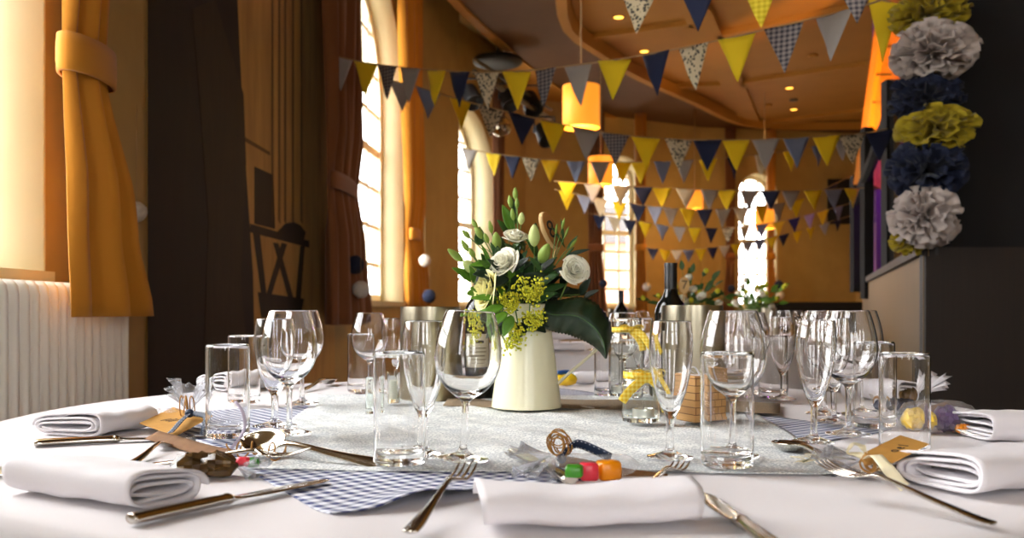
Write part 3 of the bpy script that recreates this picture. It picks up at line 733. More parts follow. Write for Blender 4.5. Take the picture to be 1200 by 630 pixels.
# ================= JARS, TEALIGHTS, BOX =================
def jar(loc, r, h, neck, label, name='glass_jar', cat='jar'):
    t = thing(name, label, cat, loc, 0)
    z1 = h * .72; z2 = h * .82
    mb = MB(); mb.lathe(prof([(0, .003), (r * .85, .001), (r * .97, .004), (r, .012), (r, z1 * .6), (r, z1 * .95), (r * .95, z1 * 1.02), (neck * 1.03, z2), (neck, z2 + .003), (neck, h - .006), (neck * 1.05, h - .003), (neck * 1.03, h)], 4) + prof([(neck * .97, h), (neck * .93, h - .003), (neck * .92, z2), (r * .90, z1), (r * .94, z1 * .9), (r * .945, z1 * .5), (r * .94, .014), (r * .8, .008), (0, .007)], 4), 48); mb.build('jar_body', M['jar_glass'], t)
    return t
def tealight(loc, label):
    t = thing('tealight', label, 'candle', loc, 0, 'tealights in the jars')
    mb = MB(); mb.lathe(prof([(0, 0), (.018, 0), (.0188, .001), (.0192, .0145), (.0188, .0145), (.0184, .0135)], 2), 32); mb.build('tin_cup', M['tin'], t, auto=40)
    mb = MB(); mb.lathe([(.0184, .0135), (.015, .0126), (.004, .0126), (0, .0130)], 32); mb.build('wax', M['wax'], t)
    mb = MB(); mb.tube([(0, 0, .0126), (.0006, 0, .0165), (.0018, 0, .0195)], .0006, 6); mb.build('wick', M['ink'], t)
    return t
def ribbon_strip(pts, width, m, parent, name, side=None, solid=0.0005):
    """band along pts, wide along a side vector"""
    P_ = [Vector(p) for p in pts]; rows = []
    for i, p in enumerate(P_):
        t = (P_[min(i + 1, len(P_) - 1)] - P_[max(i - 1, 0)]).normalized()
        s = Vector(side) if side is not None else Vector((0, 0, 1)); s = (s - t * s.dot(t)).normalized()
        rows.append([p - s * width / 2, p - s * width / 6, p + s * width / 6, p + s * width / 2])
    mb = MB(); mb.grid(rows); return mb.build(name, m, parent, solid=solid)
def jar_ribbon(loc, r, z, label, tails, width=0.015):
    t = thing('gingham_ribbon', label, 'ribbon', (loc.x, loc.y, loc.z), 0, 'yellow gingham jar ribbons')
    R = r + .0012; mb = MB(); mb.grid([[Vector((R * cos(a), R * sin(a), z + dz)) for a in [2 * pi * k / 32 for k in range(32)]] for dz in (-width * .4, 0, width * .4)], True); mb.build('band', M['yellow_gingham'], t, solid=0.0006)
    k0 = Vector((0.006, -R - .003, z)); mb = MB(); mb.ball(k0, .0062, 10, 8, (1.2, .8, 1)); mb.build('knot', M['yellow_gingham'], t)
    for sgn in (-1, 1):
        lp = spl([k0, k0 + Vector((sgn * .012, -.004, .010)), k0 + Vector((sgn * .026, -.003, .007)), k0 + Vector((sgn * .022, -.005, -.002)), k0 + Vector((sgn * .008, -.004, -.001))], 5); ribbon_strip(lp, width * .8, M['yellow_gingham'], t, 'bow_loop', (0, -1, .35))
    for tl in tails: ribbon_strip(spl([k0] + [k0 + Vector(q) for q in tl], 5), width, M['yellow_gingham'], t, 'tail', (0.7, -.1, -.7 if tl[-1][0] < 0 else .6))
    return t
p = T(751, 499, ZL); jar(p, .0325, .092, .0285, 'small squat glass jar with yellow gingham bow holding a tealight'); tealight(p + Vector((.004, -.002, .0082)), 'tealight inside the small jar with the yellow bow')
jar_ribbon(p, .0288, .081, 'yellow gingham ribbon tied round the small tealight jar', [[(-.014, -.004, -.010), (-.032, -.008, -.026), (-.044, -.010, -.042)], [(.016, -.004, -.014), (.026, -.004, -.034), (.032, -.002, -.060)]])
p = T(734, 466, 0.0035); jar(p, .040, .178, .0335, 'tall glass jar behind, tied with yellow gingham ribbon near its neck'); tealight(p + Vector((-.016, .002, .0082)), 'tealight at the bottom of the tall glass jar')
jar_ribbon(p, .0338, .152, 'yellow gingham ribbon tied round the neck of the tall jar', [[(.012, -.004, -.014), (.022, -.006, -.030), (.026, -.006, -.046)], [(.02, -.01, -.008), (.036, -.016, -.03), (.052, -.02, -.052)]])
mb = MB(); t = thing('glass_votive', 'small square glass votive by the base of the left steel cooler', 'candle holder', T(457, 476, ZL))
def sq(s, z): return [Vector((s * a, s * b, z)) for a, b in ((-1, -.8), (-.8, -1), (.8, -1), (1, -.8), (1, .8), (.8, 1), (-.8, 1), (-1, .8))]
mb.loft([sq(.0165, 0), sq(.018, .003), sq(.0185, .03), sq(.0180, .062), sq(.0165, .062), sq(.0165, .03), sq(.0155, .008)]); mb.build('holder', M['jar_glass'], t, auto=35); t.rotation_euler.z = 0.3
mb = MB(); mb.lathe(prof([(0, 0), (.0125, 0), (.0128, .003), (.0128, .034), (.011, .036), (0, .034)], 2), 24); o = mb.build('votive_candle', M['wax'], None); o.location = T(457, 476, ZL + .0085); tag(o, 'ivory candle inside the small square votive', 'candle')
t = thing('bud_vase', 'slim clear bud vase behind the front left-centre highball', 'vase', T(434, 488, ZL)); mb = MB()
mb.lathe(prof([(0, .002), (.007, 0), (.009, .003), (.009, .055), (.0085, .066), (.0078, .066), (.0075, .055), (.0072, .010), (0, .008)], 3), 24); mb.build('vase_body', M['jar_glass'], t)
# woven splint box with dotted ribbon
bx = thing('woven_box', 'small woven wooden splint box with a dotted grey ribbon, behind the flute', 'box', T(822, 497, ZL), 0.42)
w_, d_, h_ = .064, .052, .079
mb = MB(); mb.box((0, 0, h_ / 2), (w_, d_, h_)); mb.build('woven_side', M['basket'], bx, smooth=False)
for zz in (.003, h_ - .003):
    mb = MB(); mb.box((0, 0, zz), (w_ + .003, d_ + .003, .0065)); mb.build('rim_band', M['basket'], bx, smooth=False)
mb = MB(); mb.box((-.018, -d_ / 2 - .0022, .039), (.006, .0008, .080)); mb.box((-.018, 0, h_ + .0008), (.006, d_ + .005, .0008)); rb = mb.build('ribbon', M['grey_ribbon'], bx, smooth=False)
mb = MB()
for i in range(12):
    mb.ball((-.018, -d_ / 2 - .0028, .004 + i * .0066), .0010, 6, 4)
mb.build('ribbon_dots', M['navy_ribbon'], rb)
lp = spl([(-.018, -.02, h_ + .002), (-.03, -.022, h_ + .016), (-.04, -.02, h_ + .012), (-.018, -.02, h_ + .002), (-.004, -.022, h_ + .018), (.006, -.02, h_ + .012), (-.018, -.02, h_ + .003)], 6); ribbon_strip(lp, .006, M['grey_ribbon'], bx, 'bow', (0, 1, .2))
# ================= CUTLERY =================
def flatware(secs):
    """lofted bar along +X; secs = (x, half width, half thickness, z)"""
    rings = []
    for x, w, h, z in secs:
        rings.append([Vector((x, w * cos(a) * (1 if True else 1), z + h * sin(a))) for a in [2 * pi * k / 12 for k in range(12)]])
    return rings
def bar_mb(pts, n=5):
    P4 = []
    for i in range(len(pts) - 1):
        a, b, c, d = [Vector(q).to_4d() if False else q for q in (pts[max(i - 1, 0)], pts[i], pts[i + 1], pts[min(i + 2, len(pts) - 1)])]
        for k in range(n):
            t = k / n
            P4.append(tuple(0.5 * (2 * b[j] + (c[j] - a[j]) * t + (2 * a[j] - 5 * b[j] + 4 * c[j] - d[j]) * t * t + (3 * b[j] - a[j] - 3 * c[j] + d[j]) * t ** 3) for j in range(4)))
    P4.append(pts[-1]); mb = MB(); mb.loft(flatware([(x, max(w * 1.08, .0002), max(h * 1.35, .0002), z) for x, w, h, z in P4])); return mb
def fork():
    r = thing('fork', '', 'fork')
    hm = bar_mb([(0, .004, .0014, .0030), (.003, .0078, .0016, .0030), (.02, .0078, .0018, .0032), (.06, .0052, .0020, .0060), (.10, .0034, .0020, .0105), (.125, .0030, .0020, .0125), (.135, .0036, .0019, .0118)])
    mb = bar_mb([(.135, .0036, .0019, .0118), (.141, .0075, .0016, .0100), (.147, .0118, .0014, .0078), (.153, .0125, .0012, .0062), (.158, .0124, .0011, .0055)])
    h = hm.build('handle', M['cutlery'], r); hdm = mb.build('fork_head', M['cutlery'], r)
    for k in range(4):
        y = -.0105 + k * .0070; mm = bar_mb([(.155, .0022, .0011, .0057), (.165, .0019, .0011, .0045), (.180, .0016, .0010, .0048), (.194, .0013, .0009, .0075), (.202, .0006, .0005, .0100)])
        mm.v = [(x, yy + y, z) for x, yy, z in mm.v]; mm.build('tine', M['cutlery'], hdm)
    return r
def knife():
    r = thing('table_knife', '', 'knife')
    mb = bar_mb([(0, .0045, .0026, .0042), (.003, .0085, .0036, .0042), (.03, .0082, .0038, .0044), (.07, .0066, .0036, .0044), (.092, .0056, .0036, .0042), (.097, .0066, .0040, .0042), (.101, .0054, .0030, .0040)]); mb.build('handle', M['cutlery'], r)
    mb = bar_mb([(.101, .0054, .0026, .0040), (.110, .0075, .0012, .0036), (.14, .0095, .0009, .0030), (.18, .0100, .0008, .0028), (.205, .0088, .0007, .0026), (.218, .0050, .0006, .0025), (.222, .0012, .0004, .0025)]); mb.build('blade', M['cutlery'], r)
    return r
def spoon():
    r = thing('dessert_spoon', '', 'spoon')
    mb = bar_mb([(0, .004, .0014, .0026), (.003, .0074, .0016, .0026), (.02, .0072, .0018, .0028), (.06, .0048, .0019, .0060), (.10, .0034, .0019, .0110), (.122, .0034, .0018, .0120), (.130, .0046, .0015, .0108)]); mb.build('handle', M['cutlery'], r)
    rows = []
    for i in range(13):
        t = i / 12; x = .128 + .056 * t; w = .0185 * sin(pi * (t * .93 + .07)) ** .65 if 0 < t < 1 else .002
        row = []
        for k in range(11):
            s = -1 + 2 * k / 10; dz = .0105 * (1 - s * s) * sin(pi * min(max(t, 0.02), .98)) ** .8; row.append(Vector((x, w * s, .0125 - .003 * t - dz)))
        rows.append(row)
    mb = MB(); mb.grid(rows); mb.build('spoon_bowl', M['cutlery'], r, solid=.0012)
    return r
cp = {'fork': fork(), 'knife': knife(), 'spoon': spoon()}
cl = {'fork': .202, 'knife': .222, 'spoon': .184}
def lay(kind, tip, ang=None, label='', end=None, up=0.001, pitch=0.0, roll=0.0, flip=False):
    """tip and end are photo pixels; the piece keeps its real length, tip is exact"""
    o = cp[kind] if kind not in used else copy_tree(cp[kind]); used.add(kind)
    a = T(*tip); b = T(*end); d = (a - b); d.z = 0; an = atan2(d.y, d.x); L = cl[kind]
    if kind == 'knife': L *= 1.12; o.scale = (1.12, 1.12, 1.12)
    o.location = Vector((a.x - L * cos(an), a.y - L * sin(an), TZ + up))
    o.rotation_euler = (roll, -pitch, an); o['label'] = label; o['group'] = {'fork': 'forks on the near table', 'knife': 'table knives on the near table', 'spoon': 'spoons on the near table'}[kind]
    return o
fk = lay('fork', (549, 553), end=(505, 630), label='fork lying left of the front centre napkin, tines towards the jug', up=0.003, pitch=0.0)
ft, fe = A(549, 553, .975), T(514, 607); an_ = atan2(ft.y - fe.y, ft.x - fe.x); fk.scale = (.92,) * 3; fk.rotation_euler = (0, -.13, an_); fk.location = ft - Vector((cos(an_) * cos(.13), sin(an_) * cos(.13), sin(.13))) * .186; fk.location.z = TZ + .0035
lay('knife', (822, 581), end=(880, 626), label='knife lying right of the front centre napkin')
lay('knife', (384, 567), end=(152, 617), label='long knife in front of the left folded napkin, tip on the gingham', up=.0025)
def lay3(kind, tip, end, label, sc=1.0, roll=0.0):
    o = lay(kind, (600, 560), end=(600, 580), label=label); d = (tip - end).normalized()
    x = d; y = Vector((0, 0, 1)).cross(x).normalized(); z = x.cross(y); R = Matrix((x, y, z)).transposed() @ Matrix.Rotation(roll, 3, 'X')
    o.scale = (sc,) * 3; o.rotation_euler = R.to_euler(); o.location = tip - x * (cl[kind] * sc) - z * 0.0; return o
lay3('fork', A(362, 535, 1.125), Vector((-.445, 1.145, TZ + .004)), 'fork on the gingham corner just behind the left front knife')
lay3('spoon', A(286, 521, 1.245), T(424, 546, .004), 'spoon with dark hollow bowl lying before the left wine glasses', 1.3, -.6)
lay('knife', (250, 513), end=(44, 523), label='knife in front of the small left napkin')
lay('fork', (206, 519), end=(150, 548), label='fork whose tines peep out behind the left folded napkin')
lay('knife', (26, 563), end=(-54, 539), label='knife tip entering at the left edge of the table')
lay3('fork', A(961, 549, .985), T(1162, 621, .004), 'fork with golden reflections lying in front of the right napkin', .95)
lay('spoon', (932, 533), end=(1010, 560), label='spoon behind the right fork, near the feathered tag')
lay('fork', (803, 550), end=(740, 590), label='fork whose tines peep out behind the front centre napkin', up=0.004)
lay('knife', (599, 533), end=(660, 568), label='knife tip pointing left beyond the centre sweet bag', up=.006)
lay('spoon', (382, 452), end=(328, 466), label='far spoon resting near the far left table edge', up=.003)
lay('knife', (1084, 541), end=(1180, 549), label='knife half hidden behind the right folded napkin')
lay('fork', (1113, 509), end=(1240, 524), label='fork leaning beside the far right napkin', up=.002)
lay('spoon', (1012, 470), end=(1050, 486), label='spoon at the far right table edge behind the highballs', up=.002)
# pieces the sweet bag and the left setting
# ================= NAPKINS =================
def napkin(label, a, b, w, h, layers=3, loc=None, taper=1.0, sag=0.0, seed=1, open_=0.0):
    """folded napkin: a flattened coil of cloth pushed along its length from a to b (plan points)"""
    rnd = random.Random(seed); a = Vector((a.x, a.y, 0)); b = Vector((b.x, b.y, 0)); u = (b - a).normalized(); L = (b - a).length; v = Vector((-u.y, u.x, 0))
    path = []; n = 26
    turns = layers
    for k in range(int(n * turns) + 1):
        th = 2 * pi * k / n; q = k / (n * turns)
        sc = 1 - 0.86 * q
        c_, s_ = cos(th), sin(th); ex = 0.45
        y = (w / 2) * (abs(c_) ** ex) * (1 if c_ >= 0 else -1) * (0.97 - 0.30 * q)
        z = (h / 2) * (abs(s_) ** 0.75) * (1 if s_ >= 0 else -1) * sc
        zz = h / 2 + z - 0.10 * h * q
        zz *= (1 - 0.30 * (y / w + 0.5)) if open_ == 0 else (1 - open_ * (0.5 - y / w))
        path.append((y, zz))
    rows = []; ns = 26
    for i in range(ns + 1):
        t = i / ns; row = []
        for j, (y, z) in enumerate(path):
            q = j / len(path); f = 1 + (taper - 1) * t
            hh = 1 - sag * sin(pi * t) ** 2; e = 0.0012 * sin(7 * t + 9 * q * turns + seed) + 0.0008 * sin(17 * t + j * .6)
            shift = 0.012 * sin(seed + 3 * q) * (t - .5) - 0.010 * q * (1 if t > .5 else -1) * (abs(2 * t - 1) ** 6)
            p_ = a + u * (L * t + shift) + v * (y * f); row.append(Vector((p_.x, p_.y, max(z * f * hh + e, 0.0005))))
        rows.append(row)
    mb = MB(); mb.grid(rows); base = (a + b) / 2; base.z = 0
    o = mb.build('folded_napkin', M['napkin'], None, loc=base, solid=0.0034); o.location.z = TZ + 0.0016
    return tag(o, label, 'napkin', 'folded white napkins')
napkin('folded white napkin in the front centre before the sweet bag', T(563, 615), T(812, 610), .076, .040, 2, sag=.22, seed=2, open_=.08)
napkin('folded white napkin at the front left with its coiled end towards the knife', T(48, 570), T(200, 594), .10, .043, 3, seed=3, taper=1.0)
napkin('small folded white napkin at the left edge behind the knife', T(75, 512), T(150, 500), .15, .042, 3, seed=5)
napkin('folded white napkin on the right behind the fork', T(1100, 575), T(1250, 560), .13, .050, 3, seed=7)
napkin('further folded white napkin at the right edge of the table', T(1135, 514), T(1235, 514), .15, .050, 3, seed=9)
napkin('far left napkin seen through the two left highballs', T(246, 459), T(318, 453), .13, .05, 3, seed=11)
napkin('far right napkin seen behind the tall right highball', T(1008, 468), T(1068, 474), .13, .055, 3, seed=13)
napkin('napkin at the far edge of the table between jug and tall jar', T(672, 449), T(712, 449), .09, .035, 3, seed=15)
# ================= FAVOURS =================
def pillow(mb, c, d, bumps=0.25, seed=1, rz=0.0, n=14):
    rnd = random.Random(seed); R = Matrix.Rotation(rz, 3, 'Z'); rings = []
    for i in range(n + 1):
        t = -1 + 2 * i / n; ring = []
        for k in range(18):
            a = 2 * pi * k / 18; e = max(1 - abs(t) ** 4, 0.03) ** .5
            rr = 1 + bumps * (rnd.random() - .5)
            ring.append(R @ Vector((t * d[0] / 2, cos(a) * d[1] / 2 * e ** .5 * rr, d[2] / 2 + sin(a) * d[2] / 2 * e * rr)) + Vector(c))
        rings.append(ring)
    mb.loft(rings); return mb
def frill(mb, c, dirv, L, spread, n=26, seed=1, rows_=6):
    """gathered fan of cellophane opening away from the tie"""
    rnd = random.Random(seed); c = Vector(c); dv = Vector(dirv).normalized(); s = dv.cross(Vector((0, 0, 1))).normalized(); up_ = s.cross(dv); R = []
    ph = [rnd.random() * .7 for _ in range(n + 1)]
    for i in range(rows_ + 1):
        t = i / rows_; row = []
        for k in range(n + 1):
            a = 2 * pi * k / n; w = spread * (0.12 + t ** 1.2); z = 1 + .45 * (1 if k % 2 else -1) * t
            row.append(c + dv * (L * t * (1 + .25 * sin(3 * a + ph[k % n]))) + s * (w * cos(a) * z) + up_ * (w * .55 * sin(a) * z + .0))
        R.append(row)
    mb.grid(R); return mb
def coil(c, r, turns, h, axis, seed=1, wob=.25):
    rnd = random.Random(seed); c = Vector(c); ax = Vector(axis).normalized(); u = ax.orthogonal().normalized(); v = ax.cross(u); P_ = []
    n = int(turns * 16)
    for k in range(n + 1):
        a = 2 * pi * k / 16; rr = r * (1 + wob * sin(a * .37 + seed)); P_.append(c + u * (rr * cos(a)) + v * (rr * sin(a)) + ax * (h * k / n + .003 * sin(a * .7 + seed)))
    return P_
def flat(mb, pts, th, up=None):
    P_ = [Vector(p) for p in pts]; nrm = (P_[1] - P_[0]).cross(P_[2] - P_[0]).normalized() * th; mb.prism(P_, nrm); return mb
def stitched_ribbon(pts, width, parent, side, name='ribbon', m='navy_ribbon'):
    r = ribbon_strip(pts, width, M[m], parent, name, side, solid=.0006); P_ = [Vector(p) for p in pts]; mb = MB()
    for i in range(len(P_) - 1):
        if i % 2: continue
        t = (P_[i + 1] - P_[i]); s = Vector(side); s = (s - t.normalized() * s.dot(t.normalized())).normalized(); nn_ = t.normalized().cross(s)
        for e in (-.36, .36):
            for f in (-1, 1):
                q0, q1 = P_[i] + s * (width * e) + nn_ * (f * .0006), P_[i] + t * .6 + s * (width * e) + nn_ * (f * .0006); mb.box((q0 + q1) / 2, ((q1 - q0).length, width * .06, .0003), Matrix((t.normalized(), s, nn_)).transposed())
    mb.build('stitching', M['stitch'], r, smooth=False); return r
# --- left favour: kraft tag with navy ribbon on a bag of sweets
P0 = T(206, 500)
fv = thing('favour_bag', 'cellophane sweet bag with kraft tag and navy ribbon beside the left highball', 'party favour', (P0.x, P0.y, TZ + .001))
Lp = lambda x, y, up: T(x, y) - Vector((P0.x, P0.y, TZ)) + Vector((0, 0, up))
def AP(x, y, Z, base): return A(x, y, Z) - base
b0 = Vector(fv.location)
mb = MB(); pillow(mb, (-.03, .0, 0), (.10, .06, .030), .3, 3, .2); mb.build('cellophane_bag', M['cello'], fv)
mb = MB(); frill(mb, (.018, .015, .022), (-.15, .35, .7), .05, .026, seed=2); mb.build('gathered_top', M['cello'], fv, solid=.0003)
tg = [AP(163, 496, 1.47, b0), AP(206, 511, 1.40, b0), AP(237, 493, 1.49, b0), AP(203, 477, 1.58, b0)]
tg[2] = tg[1] + tg[3] - tg[0]
mb = MB(); flat(mb, tg, .0006); tagm = mb.build('tag', M['kraft'], fv, smooth=False)
ex = (tg[1] - tg[0]).normalized(); nz = (tg[1] - tg[0]).cross(tg[3] - tg[0]).normalized(); ey = nz.cross(ex)
def tag_frame(o_): R = Matrix((ex, ey, nz)).transposed().to_4x4(); R.translation = o_; return R
mb = MB(); c0 = (tg[0] + tg[1] + tg[2] + tg[3]) / 4
for r_, (w0, ln) in enumerate(((-.020, .022), (-.016, .024), (-.016, .018))):
    x = w0
    for q in range(5):
        if x > w0 + ln: break
        wd = .002 + .002 * ((q * 7 + r_) % 3) / 2
        pc = c0 - ex * .004 + ey * (x + .004 + wd / 2) + ex * (-.010 + r_ * .0075) + nz * .0010; mb.box(pc, (.0028, wd, .0002), Matrix((ex, ey, nz)).transposed()); x += wd + .0012
mb.build('printed_words', M['ink'], tagm, smooth=False)
kn = AP(222, 484, 1.50, b0)
mb = MB(); mb.ball(kn, .008, 12, 8, (1, .8, .9)); mb.build('knot', M['navy_ribbon'], fv)
stitched_ribbon(spl([kn, AP(212, 493, 1.45, b0), AP(205, 501, 1.42, b0), AP(199, 507, 1.40, b0)], 7), .011, fv, (1, -.1, .25))
stitched_ribbon(spl([kn, AP(232, 485, 1.49, b0), AP(240, 488, 1.48, b0), AP(237, 502, 1.46, b0), AP(236, 510, 1.45, b0)], 7), .009, fv, (.4, .3, .9))
mb = MB(); mb.tube(coil(AP(212, 477, 1.53, b0), .016, 3.5, .02, (1, .2, .1), 2), .0011, 6); mb.build('twine', M['twine'], fv)
for lab, c_, d_, m_, s_ in (('pink wrapped sweet in the left cellophane bag', (-.068, -.016, .003), (.026, .018, .016), 'red', 3), ('white and blue wrapped sweet in the left cellophane bag', (-.046, -.022, .003), (.028, .02, .018), 'blue_wrap', 4), ('silver wrapped sweet in the left cellophane bag', (-.02, -.02, .003), (.03, .02, .017), 'foil_wrap', 5)):
    mb = MB(); pillow(mb, (0, 0, 0), d_, .25, s_); o = mb.build('wrapped_sweet', M[m_], None); o.location = b0 + Vector(c_); tag(o, lab, 'sweet', 'sweets in cellophane bags')
# --- dark wrapped sweets bag by the left napkin
P1 = T(244, 559)
f2 = thing('favour_bag', 'dark patterned sweet bag with twine curls beside the left folded napkin', 'party favour', (P1.x, P1.y, TZ + .0015))
mb = MB(); pillow(mb, (-.004, 0, 0), (.078, .044, .026), .8, 8, .25, 9); mb.build('dark_wrapping', M['brown_wrap'], f2, auto=25)
mb = MB(); frill(mb, (.030, .006, .012), (1, -.1, -.15), .032, .018, seed=14); mb.build('cellophane_bag', M['cello'], f2, solid=.0003)
b2 = Vector(f2.location)
mb = MB(); mb.tube(coil(AP(266, 524, 1.19, b2), .008, 5.5, .085, (1, -.2, -.05), 4, .5), .0012, 6); mb.build('twine', M['twine'], f2)
for lab, c_, m_, s_ in (('red sweet at the end of the dark patterned bag', (.040, .008, .010), 'red', 3), ('green sweet at the end of the dark patterned bag', (.050, .010, .009), 'green', 4)):
    mb = MB(); pillow(mb, (0, 0, 0), (.018, .014, .012), .2, s_); o = mb.build('wrapped_sweet', M[m_], None); o.location = b2 + Vector(c_); tag(o, lab, 'sweet', 'sweets in cellophane bags')
# curled kraft strip and lilac ribbon beside it
o = thing('kraft_tag', 'long curled kraft tag lying behind the left napkin', 'tag', T(225, 525, .002)); bb = Vector(o.location)
ribbon_strip(spl([AP(178, 509, 1.37, bb), AP(215, 520, 1.31, bb), AP(245, 528, 1.27, bb), AP(270, 533, 1.24, bb)], 6), .024, M['kraft_dark'], o, 'card', (.25, .75, .35), .0006)
o = thing('lilac_ribbon', 'thin lilac ribbon curving up beside the left highball', 'ribbon', T(270, 528, .002)); bb = Vector(o.location)
ribbon_strip(spl([AP(269, 527, 1.26, bb), AP(281, 513, 1.27, bb), AP(287, 498, 1.29, bb), AP(284, 482, 1.30, bb), AP(276, 470, 1.31, bb)], 6), .0045, mat('lilac_ribbon', (196, 186, 206), .6), o, 'band', (.8, .5, .2))
# --- centre favour
P2 = T(668, 560)
f3 = thing('favour_bag', 'clear cellophane bag of bright gummies behind the front centre napkin', 'party favour', (P2.x, P2.y, TZ + .004)); b3 = Vector(f3.location)
mb = MB(); pillow(mb, (.030, .005, 0), (.105, .056, .024), .30, 11, -.1); mb.build('cellophane_bag', M['cello'], f3)
mb = MB(); frill(mb, (-.022, .012, .022), (-1, -.15, -.12), .042, .024, seed=5); mb.build('gathered_top', M['cello'], f3, solid=.0003)
mb = MB(); frill(mb, (-.020, .000, .020), (-.3, -.8, -.5), .034, .016, seed=6); mb.build('gathered_top', M['cello'], f3, solid=.0003)
kn = AP(658, 537, 1.10, b3)
mb = MB(); mb.ball(kn, .006, 10, 8); mb.build('knot', M['navy_ribbon'], f3)
mb = MB(); mb.tube(coil(AP(651, 522, 1.10, b3), .013, 5.5, .012, (.8, .9, .1), 3, .3), .0010, 6); mb.build('twine', M['twine'], f3)
mb = MB(); mb.tube(coil(AP(653, 514, 1.10, b3), .010, 1.6, .006, (.4, 1, .1), 5, .2), .0009, 6); mb.build('twine', M['twine'], f3)
stitched_ribbon(spl([kn, AP(665, 527, 1.10, b3), AP(677, 520, 1.10, b3), AP(695, 526, 1.09, b3), AP(716, 536, 1.08, b3)], 8), .013, f3, (.25, -.5, .75))
o = thing('kraft_tag', 'brown kraft tag standing edge-on behind the bag of gummies', 'tag', T(720, 556, .004)); bb = Vector(o.location)
ribbon_strip(spl([AP(656, 540, 1.12, bb), AP(690, 546, 1.11, bb), AP(730, 555, 1.10, bb), AP(782, 562, 1.10, bb)], 6), .015, M['kraft_dark'], o, 'card', (0, .25, 1), .0007)
for nm, lab, px, d_, m_, rz, up_ in (('gummy_sweet', 'square orange gummy in the centre bag', (713, 566), (.026, .022, .021), 'orange', .3, .005), ('gummy_sweet', 'pink gummy left of the orange one in the centre bag', (690, 569), (.020, .018, .019), 'red', .1, .007), ('gummy_sweet', 'green gummy half hidden under the pink one in the centre bag', (673, 573), (.019, .016, .013), 'green', -.2, .014)):
    mb = MB(); R = Matrix.Rotation(rz, 3, 'Z'); x, y, z = d_; q = []
    for zz, s in ((0, .86), (.12, 1), (.5, 1.02), (.88, .98), (1, .84)): q.append([R @ Vector((x / 2 * s * a, y / 2 * s * b, z * zz)) for a, b in ((-1, -.75), (-.75, -1), (0, -1.03), (.75, -1), (1, -.75), (1.02, 0), (1, .75), (.75, 1), (0, 1.02), (-.75, 1), (-1, .75), (-1.02, 0))])
    mb.loft(q); o = mb.build(nm, M[m_], None); o.location = T(px[0], px[1], up_); tag(o, lab, 'sweet', 'sweets in cellophane bags')
# --- right favour
P4_ = T(1048, 556)
f4 = thing('favour_bag', 'silver wrapped favour with kraft tag and cream ribbon beside the right napkin', 'party favour', (P4_.x, P4_.y, TZ + .0015)); b4 = Vector(f4.location)
mb = MB(); pillow(mb, (.008, -.02, 0), (.082, .046, .022), .6, 21, .12, 18); mb.build('silver_wrapping', M['foil_wrap'], f4)
mb = MB(); pillow(mb, (.043, -.018, .001), (.028, .046, .024), .5, 24, .12, 8); mb.build('brown_wrapping', M['brown_wrap'], f4)
tg = [AP(1012, 531, 1.06, b4), AP(1046, 543, 1.01, b4), AP(1103, 517, 1.04, b4), AP(1055, 510, 1.12, b4)]
tg[2] = tg[1] + tg[3] - tg[0]
mb = MB(); flat(mb, tg, .0006); tagm = mb.build('tag', M['kraft'], f4, smooth=False)
ex = (tg[0] - tg[3]).normalized(); nz = (tg[1] - tg[0]).cross(tg[3] - tg[0]).normalized(); ey = nz.cross(ex); c0 = sum(tg, Vector()) / 4
ex2 = -ex; R = Matrix((ex2, nz.cross(ex2), nz)).transposed().to_4x4(); R.translation = c0 + nz * .0009 - (nz.cross(ex2)) * .002
text_mesh('o e l', .018, M['ink'], tagm, R)
kn = AP(1017, 538, 1.04, b4); mb = MB(); mb.ball(kn, .007, 10, 8); mb.build('knot', M['twine'], f4)
mb = MB(); mb.tube(coil(AP(1016, 545, 1.05, b4), .0075, 4, .012, (1, .8, .2), 6), .0012, 6); mb.build('twine', M['twine'], f4)
ribbon_strip(spl([kn, AP(1026, 533, 1.02, b4), AP(1038, 546, 1.0, b4), AP(1050, 560, 1.0, b4), AP(1061, 571, .995, b4)], 8), .013, M['cream_ribbon'], f4, 'ribbon', (1, -.1, .1))
ribbon_strip(spl([kn, AP(1012, 524, 1.1, b4), AP(1000, 520, 1.11, b4), AP(994, 530, 1.1, b4), AP(1006, 532, 1.09, b4), kn], 6), .008, M['cream_ribbon'], f4, 'bow_loop', (.3, .9, .3))
mb = MB(); frill(mb, (-.034, .002, .018), (-1, .2, -.15), .05, .026, seed=9); mb.build('gathered_top', M['cello'], f4, solid=.0003)
# feather wisp
o = thing('feather', 'pale fluffy feather lying left of the right kraft tag', 'feather', T(985, 548, .002)); mb = MB(); rnd = random.Random(4)
q0, q1 = Vector((.02, .0, .008)), Vector((-.045, .012, .003)); mb2 = MB(); mb2.tube([q0, (q0 + q1) / 2 + Vector((0, .003, .004)), q1], .0006, 5); mb2.build('quill', M['cream_ribbon'], o)
for i in range(46):
    t = rnd.random(); p_ = q0.lerp(q1, t) + Vector((0, .003 * sin(pi * t), .004 * sin(pi * t))); d = Vector((-.012 - .006 * rnd.random(), (.018 if i % 2 else -.018) * (.5 + rnd.random() * .6), .004 * rnd.random())); mb.tube([p_, p_ + d * .5 + Vector((0, 0, .002)), p_ + d], [.0005, .0004, .0002], 4)
mb.build('barbs', M['cream_ribbon'], o)
